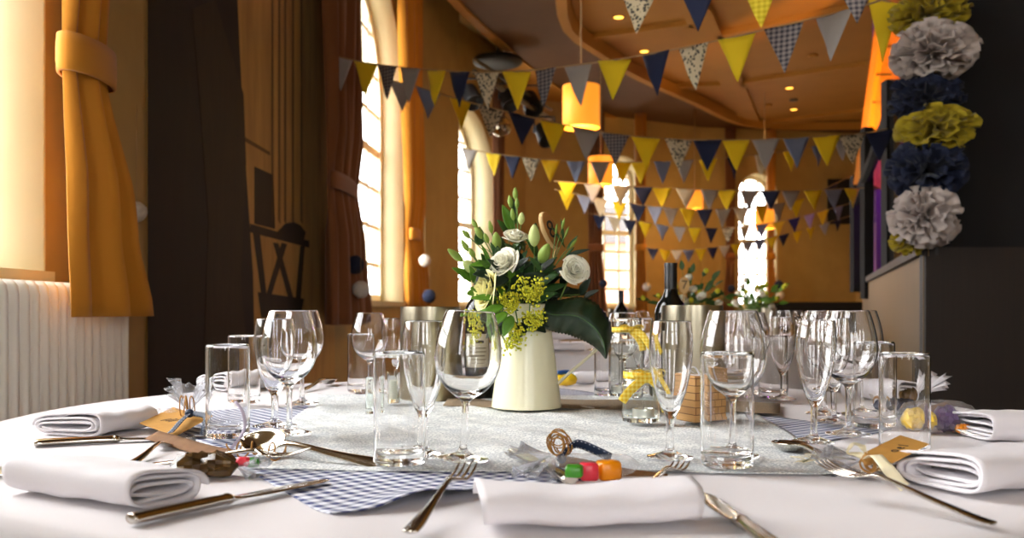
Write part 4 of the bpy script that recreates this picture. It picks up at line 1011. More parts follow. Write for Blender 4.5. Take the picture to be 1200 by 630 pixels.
# --- bags of sweets at the far right and the far left
P5 = T(1098, 507); f5 = thing('favour_bag', 'cellophane bag of yellow and purple sweets before the further right napkin', 'party favour', (P5.x, P5.y, TZ + .001)); b5 = Vector(f5.location)
mb = MB(); pillow(mb, (0, 0, 0), (.13, .08, .05), .35, 31, .1); mb.build('cellophane_bag', M['cello'], f5)
mb = MB(); flat(mb, [AP(1062, 482, 1.7, b5), AP(1110, 470, 1.75, b5), AP(1124, 486, 1.62, b5), AP(1076, 490, 1.6, b5)], .0007); mb.build('tag', M['kraft_dark'], f5, smooth=False)
for lab, c_, d_, m_ in (('yellow wrapped sweet in the right bag', (-.035, -.01, .004), (.055, .04, .034), 'yellow_wrap'), ('purple wrapped sweet in the right bag', (.012, -.005, .004), (.04, .035, .038), 'purple_wrap'), ('orange sweet in the right bag', (.028, -.03, .003), (.025, .014, .014), 'orange'), ('green sweet in the right bag', (.036, -.036, .001), (.016, .010, .010), 'green'), ('pink sweet at the back of the right bag', (.04, .012, .004), (.03, .02, .022), 'red')):
    mb = MB(); pillow(mb, (0, 0, 0), d_, .5, len(lab), 0, 9); o = mb.build('wrapped_sweet', M[m_], None, auto=30); o.location = b5 + Vector(c_); tag(o, lab, 'sweet', 'sweets in cellophane bags')
P6 = T(1010, 487); f6 = thing('favour_bag', 'dark navy wrapped favour among the stems of the right glass cluster', 'party favour', (P6.x + .06, P6.y - .02, TZ + .003))
mb = MB(); pillow(mb, (0, 0, 0), (.09, .045, .03), .4, 41, .1); mb.build('wrapping', M['pom_n'], f6)
mb = MB(); mb.tube(coil((-.04, 0, .02), .012, 3, .02, (1, .3, .1), 6), .0013, 6); mb.build('twine', M['twine'], f6)
P7 = T(950, 468); f7 = thing('favour_bag', 'brown favour bag with twine far behind the right glass cluster', 'party favour', (P7.x + .16, P7.y - .1, TZ + .001))
mb = MB(); pillow(mb, (0, 0, 0), (.10, .05, .035), .4, 43, .1); mb.build('wrapping', M['brown_wrap'], f7)
mb = MB(); frill(mb, (.04, 0, .02), (.8, .1, .6), .05, .026, seed=12); mb.build('gathered_top', M['napkin'], f7, solid=.0004)
P8 = T(663, 452); f8 = thing('favour_bag', 'blue and yellow sweet bag at the far table edge beside the jug handle', 'party favour', (P8.x, P8.y, TZ + .002))
mb = MB(); pillow(mb, (0, 0, 0), (.06, .04, .03), .3, 51); mb.build('yellow_wrapping', M['yellow_wrap'], f8)
mb = MB(); pillow(mb, (-.005, .005, .026), (.05, .02, .014), .3, 52, .5); mb.build('blue_wrapping', M['blue_wrap'], f8)
# ================= FLOWERS =================
ZJ = 1.81
MOUTH = A(617, 386, ZJ)
def stem_to(root, head, off=(0, 0, 0), r=.0016, bend=.35, m='stem'):
    base = MOUTH + Vector((off[0], off[1], -.05)) - Vector(root.location); hd = Vector(head)
    mid = base.lerp(hd, .5) + Vector((0, 0, .03 * bend)); mb = MB(); mb.tube(spl([base, mid, hd], 6), [r * 1.2] * 6 + [r] * 7, 7); return mb.build('stem', M[m], root)
def leaf_mb(mb, base, tip, width, normal=(0, 0, 1), curl=.15, n=9, fold=.25, serr=0):
    base, tip = Vector(base), Vector(tip); d = tip - base; L = d.length; t = d / L; s = t.cross(Vector(normal))
    if s.length < 1e-4: s = t.orthogonal()
    s.normalize(); nn_ = s.cross(t); rows = []
    for i in range(n + 1):
        q = i / n; w = width / 2 * (sin(pi * min(q * .94 + .03, 1) ** .8)) ** .9
        if serr: w *= 1 + serr * (1 if i % 2 else -1)
        c = base + d * q - nn_ * (curl * L * (q ** 2)); rows.append([c + s * (w * k / 2) + nn_ * (abs(k) / 2 * w * fold + (.0008 * (1 if (i + k) % 2 else 0) if serr else 0)) for k in (-2, -1, 0, 1, 2)])
    mb.grid(rows); return mb
def rose(px, py, Z, r, facing, label, m='petal', off=(0, 0, 0), name='white_rose', seed=1):
    rnd = random.Random(seed); c = A(px, py, Z); root = thing(name, label, 'flower', c, 0, 'ivory lisianthus blooms in the jug')
    R = Vector(facing).normalized().to_track_quat('Z', 'Y').to_matrix(); mb = MB(); n = 22
    for k in range(n):
        q = k / (n - 1); a = k * 2.39996; rad = r * (.10 + .62 * q); hgt = r * (1.0 - .25 * q); tilt = .10 + .75 * q ** 1.5; wd = r * (.34 + .42 * q); rows = []
        for i in range(6):
            v = i / 5; row = []
            for j in range(7):
                u = -1 + j / 3; an = a + u * wd / max(rad, r * .25) * .75; rr = rad * (.35 + .65 * min(1, v * 1.5)) + r * .42 * tilt * v ** 2.2 + .025 * r * rnd.random(); z = -r * .55 + hgt * v * (1 - .16 * u * u) - r * .28 * q * v ** 3
                row.append(R @ Vector((rr * cos(an), rr * sin(an), z)))
            rows.append(row)
        mb.grid(rows)
    mb.build('bloom', M[m], root, solid=.0005)
    mb = MB()
    for k in range(5):
        a = k * 1.257; leaf_mb(mb, R @ Vector((.003 * cos(a), .003 * sin(a), -r * .62)), R @ Vector((r * .85 * cos(a), r * .85 * sin(a), -r * .35)), r * .3, R @ Vector((0, 0, 1)), -.15, 5)
    mb.build('sepals', M['leaf_m'], root); stem_to(root, R @ Vector((0, 0, -r * .6)), off); return root
rose(604, 275, 1.79, .027, (.15, -.5, .9), 'ivory bloom at the top of the arrangement, left of the wooden paddle', off=(-.01, 0, 0), seed=2)
rose(588, 306, 1.75, .034, (-.5, -.7, .5), 'large white bloom below the topmost one on the left', off=(-.02, -.01, 0), seed=3)
rose(566, 340, 1.74, .042, (-.8, -.4, .15), 'lemon tinted bloom low on the left of the arrangement', 'petal_y', off=(-.03, 0, 0), seed=4)
rose(674, 315, 1.75, .030, (.3, -.9, .25), 'single white swirled bloom on the right above the hosta leaf', off=(.03, 0, 0), seed=5)
def bud_spray(label, heads, off, group='bud sprays in the jug', m='bud', leaves=()):
    h0 = A(*heads[0][:3]); root = thing('bud_spray', label, 'flower', h0, 0, group); base = None
    fork_ = MOUTH.lerp(sum((A(*h[:3]) for h in heads), Vector()) / len(heads), .62) - h0
    stem_to(root, fork_, off, .0014)
    for (x, y, Z, r, el, mm) in heads:
        c = A(x, y, Z) - h0; dr = (c - fork_).normalized(); R = dr.to_track_quat('Z', 'Y').to_matrix(); mb = MB(); mb.tube(spl([fork_, fork_.lerp(c, .5) + Vector((0, 0, .004)), c], 4), .0010, 6); st = mb.build('branch', M['stem'], root)
        mb = MB(); mb.lathe(prof([(0, -r * el), (r * .55, -r * el * .8), (r, -r * el * .2), (r * .75, r * el * .5), (r * .25, r * el * .95), (0, r * el)], 3), 14, c, 1, R); mb.build('bud', M[mm], root)
    if leaves:
        for (x1, y1, x2, y2, Z, w, mm) in leaves:
            mb = MB(); leaf_mb(mb, A(x1, y1, Z) - h0, A(x2, y2, Z - .015) - h0, w, (.2, -.8, .5)); mb.build('leaf', M[mm], root, solid=.0005)
    return root
bud_spray('pair of plump green-white buds beside the wooden paddle', [(626, 276, 1.77, .0115, 1.9, 'bud'), (638, 297, 1.76, .012, 1.8, 'budg')], (0, 0, 0), leaves=[(634, 318, 622, 300, 1.76, .014, 'leaf_m')])
bud_spray('tall upright green bud spire at the very top of the arrangement', [(604, 227, 1.82, .0055, 2.4, 'budg'), (598, 236, 1.82, .0055, 2.4, 'budg'), (606, 238, 1.80, .0048, 2.2, 'budg'), (592, 247, 1.82, .005, 2.2, 'budg'), (611, 256, 1.8, .007, 1.8, 'bud'), (601, 251, 1.81, .0055, 2.2, 'budg')], (-.005, .01, 0), leaves=[(600, 270, 591, 240, 1.82, .026, 'leaf'), (604, 262, 602, 232, 1.83, .012, 'leaf_m')])
bud_spray('fan of small green buds on the upper left', [(561, 272, 1.80, .007, 2.1, 'budg'), (556, 262, 1.80, .005, 2.2, 'budg'), (575, 266, 1.80, .005, 2.6, 'budg'), (546, 274, 1.79, .0055, 2.1, 'budg'), (582, 283, 1.79, .010, 1.9, 'budg'), (570, 279, 1.79, .005, 2.2, 'budg')], (-.015, 0, 0), leaves=[(585, 310, 577, 284, 1.78, .014, 'leaf_m'), (575, 312, 566, 286, 1.79, .010, 'leaf')])
bud_spray('pointed green buds reaching out furthest left', [(534, 299, 1.77, .0075, 2.6, 'budg'), (545, 288, 1.78, .006, 2.1, 'budg'), (550, 312, 1.76, .0115, 1.5, 'bud'), (543, 284, 1.79, .004, 2, 'budg'), (553, 296, 1.77, .0055, 2.1, 'budg')], (-.02, -.01, 0), leaves=[(575, 318, 548, 306, 1.76, .016, 'leaf_m')])
bud_spray('fine feathery green sprig on the right behind the white bloom', [(660, 262, 1.82, .003, 4, 'budg'), (664, 272, 1.82, .003, 4, 'budg'), (652, 268, 1.82, .0028, 4, 'budg'), (672, 285, 1.82, .003, 4, 'budg'), (668, 294, 1.82, .003, 4, 'leaf_m')], (.02, .01, 0), leaves=[(662, 290, 648, 264, 1.83, .006, 'leaf_m'), (664, 292, 676, 276, 1.83, .007, 'leaf_m'), (664, 300, 690, 290, 1.82, .010, 'leaf_d'), (660, 285, 659, 256, 1.83, .006, 'leaf_m'), (664, 302, 684, 301, 1.82, .012, 'leaf_d')])
# goldenrod
def goldenrod(label, tips, off, seed):
    rnd = random.Random(seed); h0 = A(*tips[0]); root = thing('goldenrod_spray', label, 'flower', h0, 0, 'yellow-green goldenrod sprays'); fork_ = MOUTH + Vector((off[0], off[1] - .03, .03)) - h0; mid = sum((A(*t) for t in tips), Vector()) / len(tips) - h0
    fork_ = fork_.lerp(mid, .55)
    stem_to(root, fork_, off, .0012); fl = MB(); br = MB()
    for t in tips:
        c = A(*t) - h0; br.tube([fork_, c], .0009, 5)
        for k in range(44):
            q = .45 + .6 * rnd.random(); p_ = fork_.lerp(c, q) + Vector((rnd.gauss(0, .0065), rnd.gauss(0, .006), rnd.gauss(0, .0065))); fl.ball(p_, .0015 + .0012 * rnd.random(), 6, 4)
    br.build('branches', M['stem'], root); o = fl.build('florets', M['gold'], root); o['kind'] = 'stuff'; return root
goldenrod('goldenrod spray in the middle of the arrangement, highest of the yellow sprays', [(612, 328, 1.72), (625, 334, 1.72), (634, 328, 1.71), (626, 345, 1.71), (636, 340, 1.72), (616, 340, 1.71)], (0, -.02, 0), 3)
goldenrod('goldenrod spray left of centre above the jug collar', [(590, 344, 1.71), (602, 350, 1.71), (586, 356, 1.72), (596, 362, 1.71), (606, 338, 1.72)], (-.01, -.02, 0), 4)
goldenrod('goldenrod spray hanging over the front of the jug', [(618, 372, 1.71), (630, 366, 1.70), (624, 384, 1.70), (634, 376, 1.71)], (0, -.02, 0), 5)
goldenrod('goldenrod spray drooping low on the left of the jug', [(598, 396, 1.70), (606, 404, 1.70), (594, 410, 1.70), (612, 392, 1.70), (600, 384, 1.71)], (-.01, -.02, 0), 6)
goldenrod('goldenrod spray seen through the rim of the large wine glass', [(552, 378, 1.72), (558, 390, 1.72), (546, 370, 1.73), (552, 402, 1.72)], (-.03, -.01, 0), 7)
def leafy(label, leaves, off, mm, group='leafy stems in the jug'):
    h0 = A(leaves[0][0], leaves[0][1], leaves[0][4]); root = thing('leafy_stem', label, 'foliage', h0, 0, group); c = sum((A(l[0], l[1], l[4]) for l in leaves), Vector()) / len(leaves) - h0; stem_to(root, c, off, .0014)
    for x1, y1, x2, y2, Z, w in leaves:
        mb = MB(); leaf_mb(mb, A(x1, y1, Z) - h0, A(x2, y2, Z - .02) - h0, w, (.1, -.7, .7)); mb.build('leaf', M[mm], root, solid=.0005)
        mb = MB(); mb.tube([c, A(x1, y1, Z) - h0], .0008, 5); mb.build('leaf_stalk', M['stem'], root)
leafy('bright green leaves low on the left over the lemon bloom', [(584, 350, 552, 346, 1.72, .018), (590, 358, 560, 369, 1.71, .022), (586, 364, 552, 366, 1.72, .016), (594, 366, 576, 380, 1.70, .020), (600, 370, 590, 392, 1.70, .022), (580, 380, 584, 398, 1.71, .012)], (-.02, -.02, 0), 'leaf')
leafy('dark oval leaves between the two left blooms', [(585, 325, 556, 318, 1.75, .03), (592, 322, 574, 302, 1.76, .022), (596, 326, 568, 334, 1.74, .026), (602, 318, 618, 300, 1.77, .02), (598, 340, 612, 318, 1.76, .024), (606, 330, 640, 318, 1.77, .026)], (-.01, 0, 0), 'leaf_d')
leafy('mid green leaves in the heart of the arrangement', [(610, 330, 602, 296, 1.80, .026), (618, 328, 630, 300, 1.80, .026), (624, 338, 652, 318, 1.78, .03), (612, 350, 596, 330, 1.78, .03), (620, 356, 650, 340, 1.76, .03), (610, 362, 580, 350, 1.77, .03), (630, 345, 662, 330, 1.80, .024), (606, 300, 594, 284, 1.80, .018), (632, 320, 650, 300, 1.82, .02), (640, 330, 646, 306, 1.82, .018)], (0, .01, 0), 'leaf_m')
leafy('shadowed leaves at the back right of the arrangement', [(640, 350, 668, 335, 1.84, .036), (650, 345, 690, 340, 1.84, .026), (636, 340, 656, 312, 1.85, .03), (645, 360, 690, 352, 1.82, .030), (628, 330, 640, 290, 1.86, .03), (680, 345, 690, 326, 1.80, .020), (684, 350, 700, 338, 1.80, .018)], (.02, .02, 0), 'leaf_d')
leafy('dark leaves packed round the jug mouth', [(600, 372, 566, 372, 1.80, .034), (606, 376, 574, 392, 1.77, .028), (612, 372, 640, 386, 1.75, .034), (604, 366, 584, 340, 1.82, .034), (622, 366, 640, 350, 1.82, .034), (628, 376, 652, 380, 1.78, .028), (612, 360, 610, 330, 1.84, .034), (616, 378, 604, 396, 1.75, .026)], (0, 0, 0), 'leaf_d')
rl = random.Random(21)
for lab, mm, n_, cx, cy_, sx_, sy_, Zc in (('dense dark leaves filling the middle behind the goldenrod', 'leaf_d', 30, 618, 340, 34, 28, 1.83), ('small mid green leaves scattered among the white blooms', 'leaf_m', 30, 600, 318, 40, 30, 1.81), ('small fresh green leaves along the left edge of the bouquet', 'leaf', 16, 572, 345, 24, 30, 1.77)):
    L_ = []
    for k in range(n_):
        x = rl.gauss(cx, sx_ * .55); y = rl.gauss(cy_, sy_ * .55); a = atan2(y - 400, x - 617) + rl.gauss(0, .5); l_ = 14 + 12 * rl.random(); L_.append((x, y, x + l_ * cos(a), y + l_ * sin(a), Zc + rl.gauss(0, .015), .014 + .012 * rl.random()))
    leafy(lab, L_, (0, 0, 0), mm)
# large serrated hosta-like leaf drooping right
h0 = A(676, 372, 1.72); hl = thing('broad_leaf', 'large dark serrated leaf drooping over the right of the jug', 'foliage', h0)
outl = [(640, 352), (652, 352), (664, 350), (676, 348), (688, 350), (699, 356), (708, 366), (715, 378), (717, 392), (715, 405), (711, 420)]
low = [(634, 378), (640, 385), (647, 387), (655, 389), (664, 390), (672, 393), (680, 396), (688, 400), (696, 405), (703, 412), (709, 420)]
rows = []
nU = len(outl) * 4
def lerpl(Q, t):
    k = min(int(t * (len(Q) - 1)), len(Q) - 2); f = t * (len(Q) - 1) - k; return (Q[k][0] * (1 - f) + Q[k + 1][0] * f, Q[k][1] * (1 - f) + Q[k + 1][1] * f)
for i in range(nU + 1):
    t = i / nU; a, b = lerpl(outl, t), lerpl(low, t); row = []; tooth = (1 if i % 2 else 0) * 2.2 * sin(pi * t)
    for k in range(11):
        s = k / 10; x = a[0] * (1 - s) + b[0] * s; y = a[1] * (1 - s) + b[1] * s
        if k == 0: y -= tooth * .6; x += tooth * .5
        if k == 10: y += tooth
        Zd = 1.74 - .06 * t + .035 * (2 * abs(s - .5)) ** 1.5 - .004 * sin(12 * t * pi) * (abs(s - .5) * 2)
        row.append(A(x, y, Zd) - h0)
    rows.append(row)
mb = MB(); mb.grid(rows); mb.build('blade', M['leaf_d'], hl, solid=.0007)
mb = MB(); mb.tube([rows[i][5] + Vector((0, -.0012, 0)) for i in range(0, nU + 1, 3)], .0010, 6); mb.build('midrib', M['leaf_m'], hl)
stem_to(hl, rows[0][5], (.02, -.01, 0), .002)
# wooden table-number paddle
pc = A(644, 270, 1.84); pd = thing('table_number_paddle', 'oval wood-slice table number standing in the jug flowers, turned aside', 'table number', pc)
fx = Vector((.76, -.62, .18)).normalized(); zz = Vector((.42, .22, -.86)); zz = (zz - fx * zz.dot(fx)).normalized(); xx = zz.cross(fx)
R3 = Matrix((xx, zz, fx)).transposed(); mb = MB(); n_ = 40
mb.loft([[R3 @ Vector((.021 * k_ * cos(a), .040 * k_ * sin(a), z)) for a in [2 * pi * q / n_ for q in range(n_)]] for z, k_ in ((-.005, .97), (-.004, 1), (.004, 1), (.005, .97))]); disc = mb.build('disc', [M['pale_wood']], pd, auto=40)
mb = MB(); mb.lathe([(0, 0), (.0205, 0), (.0205, .0004), (0, .0004)], 40); mb.v = [tuple(R3 @ Vector((x * .96, y * 1.88, z + .0051))) for x, y, z in mb.v]; mb.build('cut_face', M['wood_face'], pd, smooth=False)
Rt = Matrix((-xx, -zz, fx)).transposed().to_4x4(); Rt.translation = fx * .0058; text_mesh('8', .052, M['ink'], disc, Rt)
mb = MB(); mb.tube([R3 @ Vector((0, .038, 0)), MOUTH + Vector((.01, .01, -.03)) - pc], .003, 8); mb.build('stick', M['pale_wood'], pd)

# ================= BUNTING =================
FM = {'y': 'f_yellow', 'n': 'f_navy', 'g': 'f_grey', 'b': 'f_blue', 'c': 'f_cream', 'k': 'f_check', 'f': 'f_floral', 'q': 'f_ycheck'}
rb = random.Random(12)
def bunting(label, pts, flags, w=.168, h=.205):
    """pts: (px, py, Z) of the cord; flags: (start px, colour code)"""
    P_ = spl([A(*p) for p in pts], 10); root = thing('bunting_string', label, 'bunting', P_[0], 0, 'strings of triangular bunting'); o0 = P_[0]
    mb = MB(); mb.tube([p - o0 for p in P_], .004, 6); mb.build('cord', M['cord'], root)
    px = lambda p: 600 + F * p.x / p.y
    def at_px(x):
        for a, b in zip(P_, P_[1:]):
            xa, xb = px(a), px(b)
            if xa <= x <= xb: t = (x - xa) / (xb - xa + 1e-9); return a.lerp(b, t), (b - a).normalized()
        return P_[-1], (P_[-1] - P_[-2]).normalized()
    for x, c in flags:
        p, u = at_px(x); tw = rb.uniform(-.28, .28); sw = rb.uniform(-.12, .12)
        uh = Vector((u.x * cos(tw) - u.y * sin(tw), u.x * sin(tw) + u.y * cos(tw), u.z)); n_ = uh.cross(Vector((0, 0, 1))).normalized()
        rows = []; ctr = p + u * (w / 2)
        for i in range(7):
            v = i / 6; row = []
            for k in range(7):
                s = (k / 6 - .5) * (1 - v * .985); row.append(uh * (w * s) + Vector((0, 0, -h * v)) + n_ * (h * sw * v + .010 * sin(3 * v + 7 * s + x) * v))
            rows.append(row)
        mb = MB(); mb.grid(rows); f = mb.build('flag', M[FM[c]], root, solid=.0015); f.location = ctr - o0
    return root
S = lambda xs, cs: list(zip(xs, cs))
bunting('bunting string highest and nearest, only its flag tips showing at the top edge', [(640, -40, 3.9), (740, -8, 3.8), (860, -16, 3.6), (1010, -22, 3.5), (1050, -30, 3.5)], S([727, 797, 868, 980], 'fnqk'), .150, .165)
bunting('long bunting string swagging from the dark curtain across the room to the top right corner', [(384, 64, 5.5), (440, 75, 5.35), (520, 83, 5.1), (600, 84, 4.85), (700, 73, 4.5), (800, 56, 4.2), (900, 34, 3.95), (1000, 10, 3.7), (1050, -6, 3.6)],
        S([386, 415, 440, 467, 497, 524, 555, 590, 624, 661, 703, 750, 793, 842, 896, 954], 'gykgynfykgynfykg'), .172, .200)
bunting('second bunting string, from the bright window reveal past the first lamp to the dark post', [(448, 92, 6.0), (490, 102, 5.95), (540, 117, 5.8), (600, 132, 5.7), (680, 150, 5.6), (760, 161, 5.6), (850, 164, 5.6), (940, 161, 5.7), (1012, 156, 5.8), (1040, 151, 5.8)],
        S([456, 488, 526, 560, 596, 632, 670, 704, 740, 778, 812, 846, 882, 918, 954, 984, 1016], 'gbyfnygkyfnygbyfn'), .178, .190)
bunting('third bunting string starting at the second window, above the jug flowers', [(536, 172, 7.2), (580, 180, 7.1), (640, 187, 7.0), (720, 190, 7.0), (800, 188, 7.1), (880, 182, 7.3), (950, 172, 7.5), (1010, 158, 7.6)],
        S([540, 568, 590, 612, 634, 664, 692, 718, 740, 766, 792, 820, 850, 884, 918, 950, 978], 'gynfybgyybgyncybg'), .148, .175)
bunting('fourth bunting string level across the room at lamp height', [(650, 212, 7.9), (700, 216, 7.8), (780, 220, 7.8), (860, 223, 7.8), (940, 223, 7.9), (1012, 220, 8.0)],
        S([654, 684, 716, 742, 764, 792, 820, 840, 866, 892, 916, 942, 966, 988], 'ygcnycgygngyby'), .170, .170)
bunting('fifth bunting string dipping towards the middle of the back window', [(650, 222, 8.6), (700, 232, 8.5), (760, 241, 8.4), (820, 245, 8.4), (880, 242, 8.5), (940, 232, 8.7), (1005, 202, 9.0)],
        S([655, 676, 694, 716, 738, 758, 776, 796, 816, 838, 860, 884, 904, 926, 948, 968], 'ybcynbgyngcygyyn'), .155, .170)
bunting('sixth bunting string with mixed flags before the far windows', [(690, 250, 9.6), (740, 258, 9.5), (800, 266, 9.4), (860, 266, 9.5), (920, 258, 9.7), (1004, 236, 10.0)],
        S([694, 712, 730, 748, 768, 788, 806, 826, 846, 866, 886, 906, 924, 942, 958, 976], 'ncnybgynfcbyngyb'), .145, .160)
bunting('lowest and furthest bunting string at the back of the room', [(756, 290, 11.2), (800, 293, 11.1), (860, 286, 11.1), (920, 274, 11.2), (1000, 252, 11.4)],
        S([758, 772, 786, 800, 814, 828, 842, 856, 870, 884, 898, 912, 928, 944, 960, 976], 'nycbyncygbynyygn'), .150, .150)
bunting('loose end of bunting with a single mustard flag beside the tissue pompoms', [(1010, -6, 4.3), (1040, 2, 4.25), (1062, 10, 4.2)], S([1016], 'y'), .155, .30)

# ================= TISSUE POMPOMS =================
def tissue(px, py, Z, r, m, label, sy=1.0, seed=1, n=90):
    rnd = random.Random(seed); c = A(px, py, Z); root = thing('tissue_pompom', label, 'pompom', c, 0, 'tissue paper pompoms hanging in a column'); mb = MB()
    for k in range(n):
        z = 1 - 2 * (k + .5) / n; a = k * 2.39996; d = Vector((sqrt(1 - z * z) * cos(a), sqrt(1 - z * z) * sin(a), z)); s = d.orthogonal().normalized(); s = Matrix.Rotation(rnd.random() * 6, 3, d) @ s; t = d.cross(s); rows = []; L = r * (.86 + .28 * rnd.random())
        for i in range(5):
            v = i / 4; w = r * (.05 + .27 * v); row = []
            for j in range(7):
                q = -1 + j / 3; p_ = d * (L * (.2 + .8 * v) * (1 - .10 * q * q)) + s * (w * q) + t * (r * .10 * v * sin(q * 5 + k) + r * .08 * v * q * q); row.append(Vector((p_.x, p_.y, p_.z * sy)))
            rows.append(row)
        mb.grid(rows)
    mb.build('petals', M[m], root, solid=.001); return root
tissue(1086, 18, 4.12, .170, 'tissue_y', 'upper yellow tissue pompom cut by the top edge of the picture', .55, 1)
tissue(1093, 62, 4.05, .180, 'tissue_w', 'upper white tissue pompom below the top yellow one', .75, 2)
tissue(1084, 116, 4.1, .155, 'tissue_n', 'upper navy tissue pompom between the white and yellow ones', .75, 3)
tissue(1097, 150, 4.05, .165, 'tissue_y', 'lower yellow tissue pompom between the two navy ones', .62, 4)
tissue(1086, 200, 4.1, .165, 'tissue_n', 'lower navy tissue pompom just above the lowest white one', .85, 5)
tissue(1083, 254, 4.05, .148, 'tissue_w', 'lowest white tissue pompom above the dark wood dado', .92, 6)
c = A(1060, 292, 4.05); o = thing('tissue_pompom', 'small yellow tissue tuft peeping out under the lowest white pompom', 'pompom', c, 0, 'tissue paper pompoms hanging in a column'); bpy.data.objects.remove(o)
tissue(1066, 284, 4.12, .085, 'tissue_y', 'small yellow tissue tuft peeping out under the lowest white pompom', .7, 8, 50)
mb = MB(); mb.tube([A(1088, -330, 4.13), A(1088, 300, 4.13)], .0015, 5); tag(mb.build('hanging_thread', M['cord'], None), 'thin thread running down the column of tissue pompoms', 'thread')
# wool pompom balls
def ball(px, py, Z, rpx, m, label):
    c = A(px, py, Z); r = rpx * Z / F; root = thing('wool_pompom', label, 'pompom', c, 0, 'wool pompom balls by the curtains'); mb = MB(); rnd = random.Random(px); vs = MB(); vs.ball((0, 0, 0), r, 20, 14)
    vs.v = [tuple(Vector(v) * (1 + .07 * (rnd.random() - .5))) for v in vs.v]; vs.build('ball', M[m], root); mb.tube([(0, 0, r * .9), (0, 0, r + .35)], .0012, 5); mb.build('thread', M['cord'], root)
ball(160, 248, 3.30, 12, 'pom_w', 'white wool pompom beside the nearest mustard curtain')
ball(416, 310, 5.75, 11, 'pom_n', 'navy wool pompom on the shade-coloured curtain')
ball(423, 339, 5.7, 10, 'pom_w', 'white wool pompom below the navy one on the shade-coloured curtain')
ball(498, 305, 8.4, 7, 'pom_w', 'white wool pompom right of the sunlit mustard curtain')
ball(503, 347, 8.4, 8, 'pom_n', 'navy wool pompom right of the sunlit mustard curtain, beside the cooler')
ball(707, 332, 13.0, 5, 'pom_n', 'navy wool pompom at the far window above the hosta leaf')
ball(758, 336, 13.2, 5, 'pom_w', 'white wool pompom right of the far window by the orange curtain')
ball(857, 338, 14.3, 4.5, 'pom_n', 'navy wool pompom left of the furthest arched window')
ball(913, 333, 14.4, 5, 'pom_n', 'navy wool pompom right of the furthest arched window')
ball(914, 346, 14.4, 5, 'pom_w', 'white wool pompom under the navy one by the furthest window')

# ================= LAMPS =================
def pendant(px, y0, y1, wpx, Z, label):
    c0, c1 = A(px, y0, Z), A(px, y1, Z); r = wpx * Z / F / 2; h = c0.z - c1.z; root = thing('pendant_lamp', label, 'lamp', c1, 0, 'drum pendant lamps')
    mb = MB(); mb.grid([[Vector((r * cos(a), r * sin(a), z)) for a in [2 * pi * k / 48 for k in range(48)]] for z in (0, h * .5, h)], True); mb.build('drum_shade', M['shade'], root, solid=.004)
    mb = MB(); mb.lathe([(0, .012), (r * .985, .012), (r * .985, .018), (0, .018)], 40); mb.build('diffuser', M['diffuser'], root, smooth=False)
    mb = MB(); mb.tube([(0, 0, .02), (0, 0, 4.06 - c1.z)], .006, 6); mb.build('flex', M['cord'], root)
    L = bpy.data.lights.new('pendant_glow', 'POINT'); L.energy = 26; L.color = (1, .62, .26); L.shadow_soft_size = r * .8
    o = bpy.data.objects.new('pendant_glow', L); COL.objects.link(o); o.location = c1 + Vector((0, 0, -.12))
pendant(681, 101, 150, 43, 7.6, 'nearest lit drum pendant lamp behind the second bunting string')
pendant(704, 184, 217, 29, 11.0, 'second lit drum lamp before the far window, hidden partly by flags')
pendant(814, 224, 245, 19, 13.6, 'small far lit drum lamp between the two far windows')
pendant(896, 246, 268, 22, 13.0, 'lit drum lamp in front of the furthest arched window')
for x, y, lab in ((725, 20, 'lit downlight at the top of the ceiling, furthest left'), (755, 60, 'bright lit downlight above the floral flag'), (925, 103, 'lit ceiling downlight in the right coffer, upper of two'), (930, 128, 'lit ceiling downlight in the right coffer, lower of two')):
    c = C4(x, y, 4.07); root = thing('downlight', lab, 'downlight', c, 0, 'recessed ceiling downlights')
    mb = MB(); mb.lathe(prof([(.075, 0), (.072, -.008), (.055, -.008), (.050, 0)], 2), 28); mb.build('trim_ring', M['ceil'], root)
    mb = MB(); mb.lathe([(0, -.003), (.052, -.003), (.052, 0), (0, 0)], 24); mb.build('lens', M['bulb'], root, smooth=False)
    L = bpy.data.lights.new('downlight_beam', 'SPOT'); L.energy = 55; L.color = (1, .62, .25); L.spot_size = 1.6; L.spot_blend = .6; L.shadow_soft_size = .05
    o = bpy.data.objects.new('downlight_beam', L); COL.objects.link(o); o.location = c + Vector((0, 0, -.02))
for x, y in ((900, 122), (930, 116), (953, 64)):
    c = C4(x, y, 4.07); mb = MB(); mb.lathe(prof([(0, 0), (.05, 0), (.06, -.008), (.055, -.03), (0, -.034)], 2), 24); o = mb.build('smoke_detector', M['ceil'] if x != 930 else M['gear_grey'], None); o.location = c
    tag(o, {900: 'small dark ceiling sensor left of the two downlights', 930: 'grey ceiling sensor between the two right downlights', 953: 'pale ceiling disc near the grey floral flag'}[x], 'sensor')
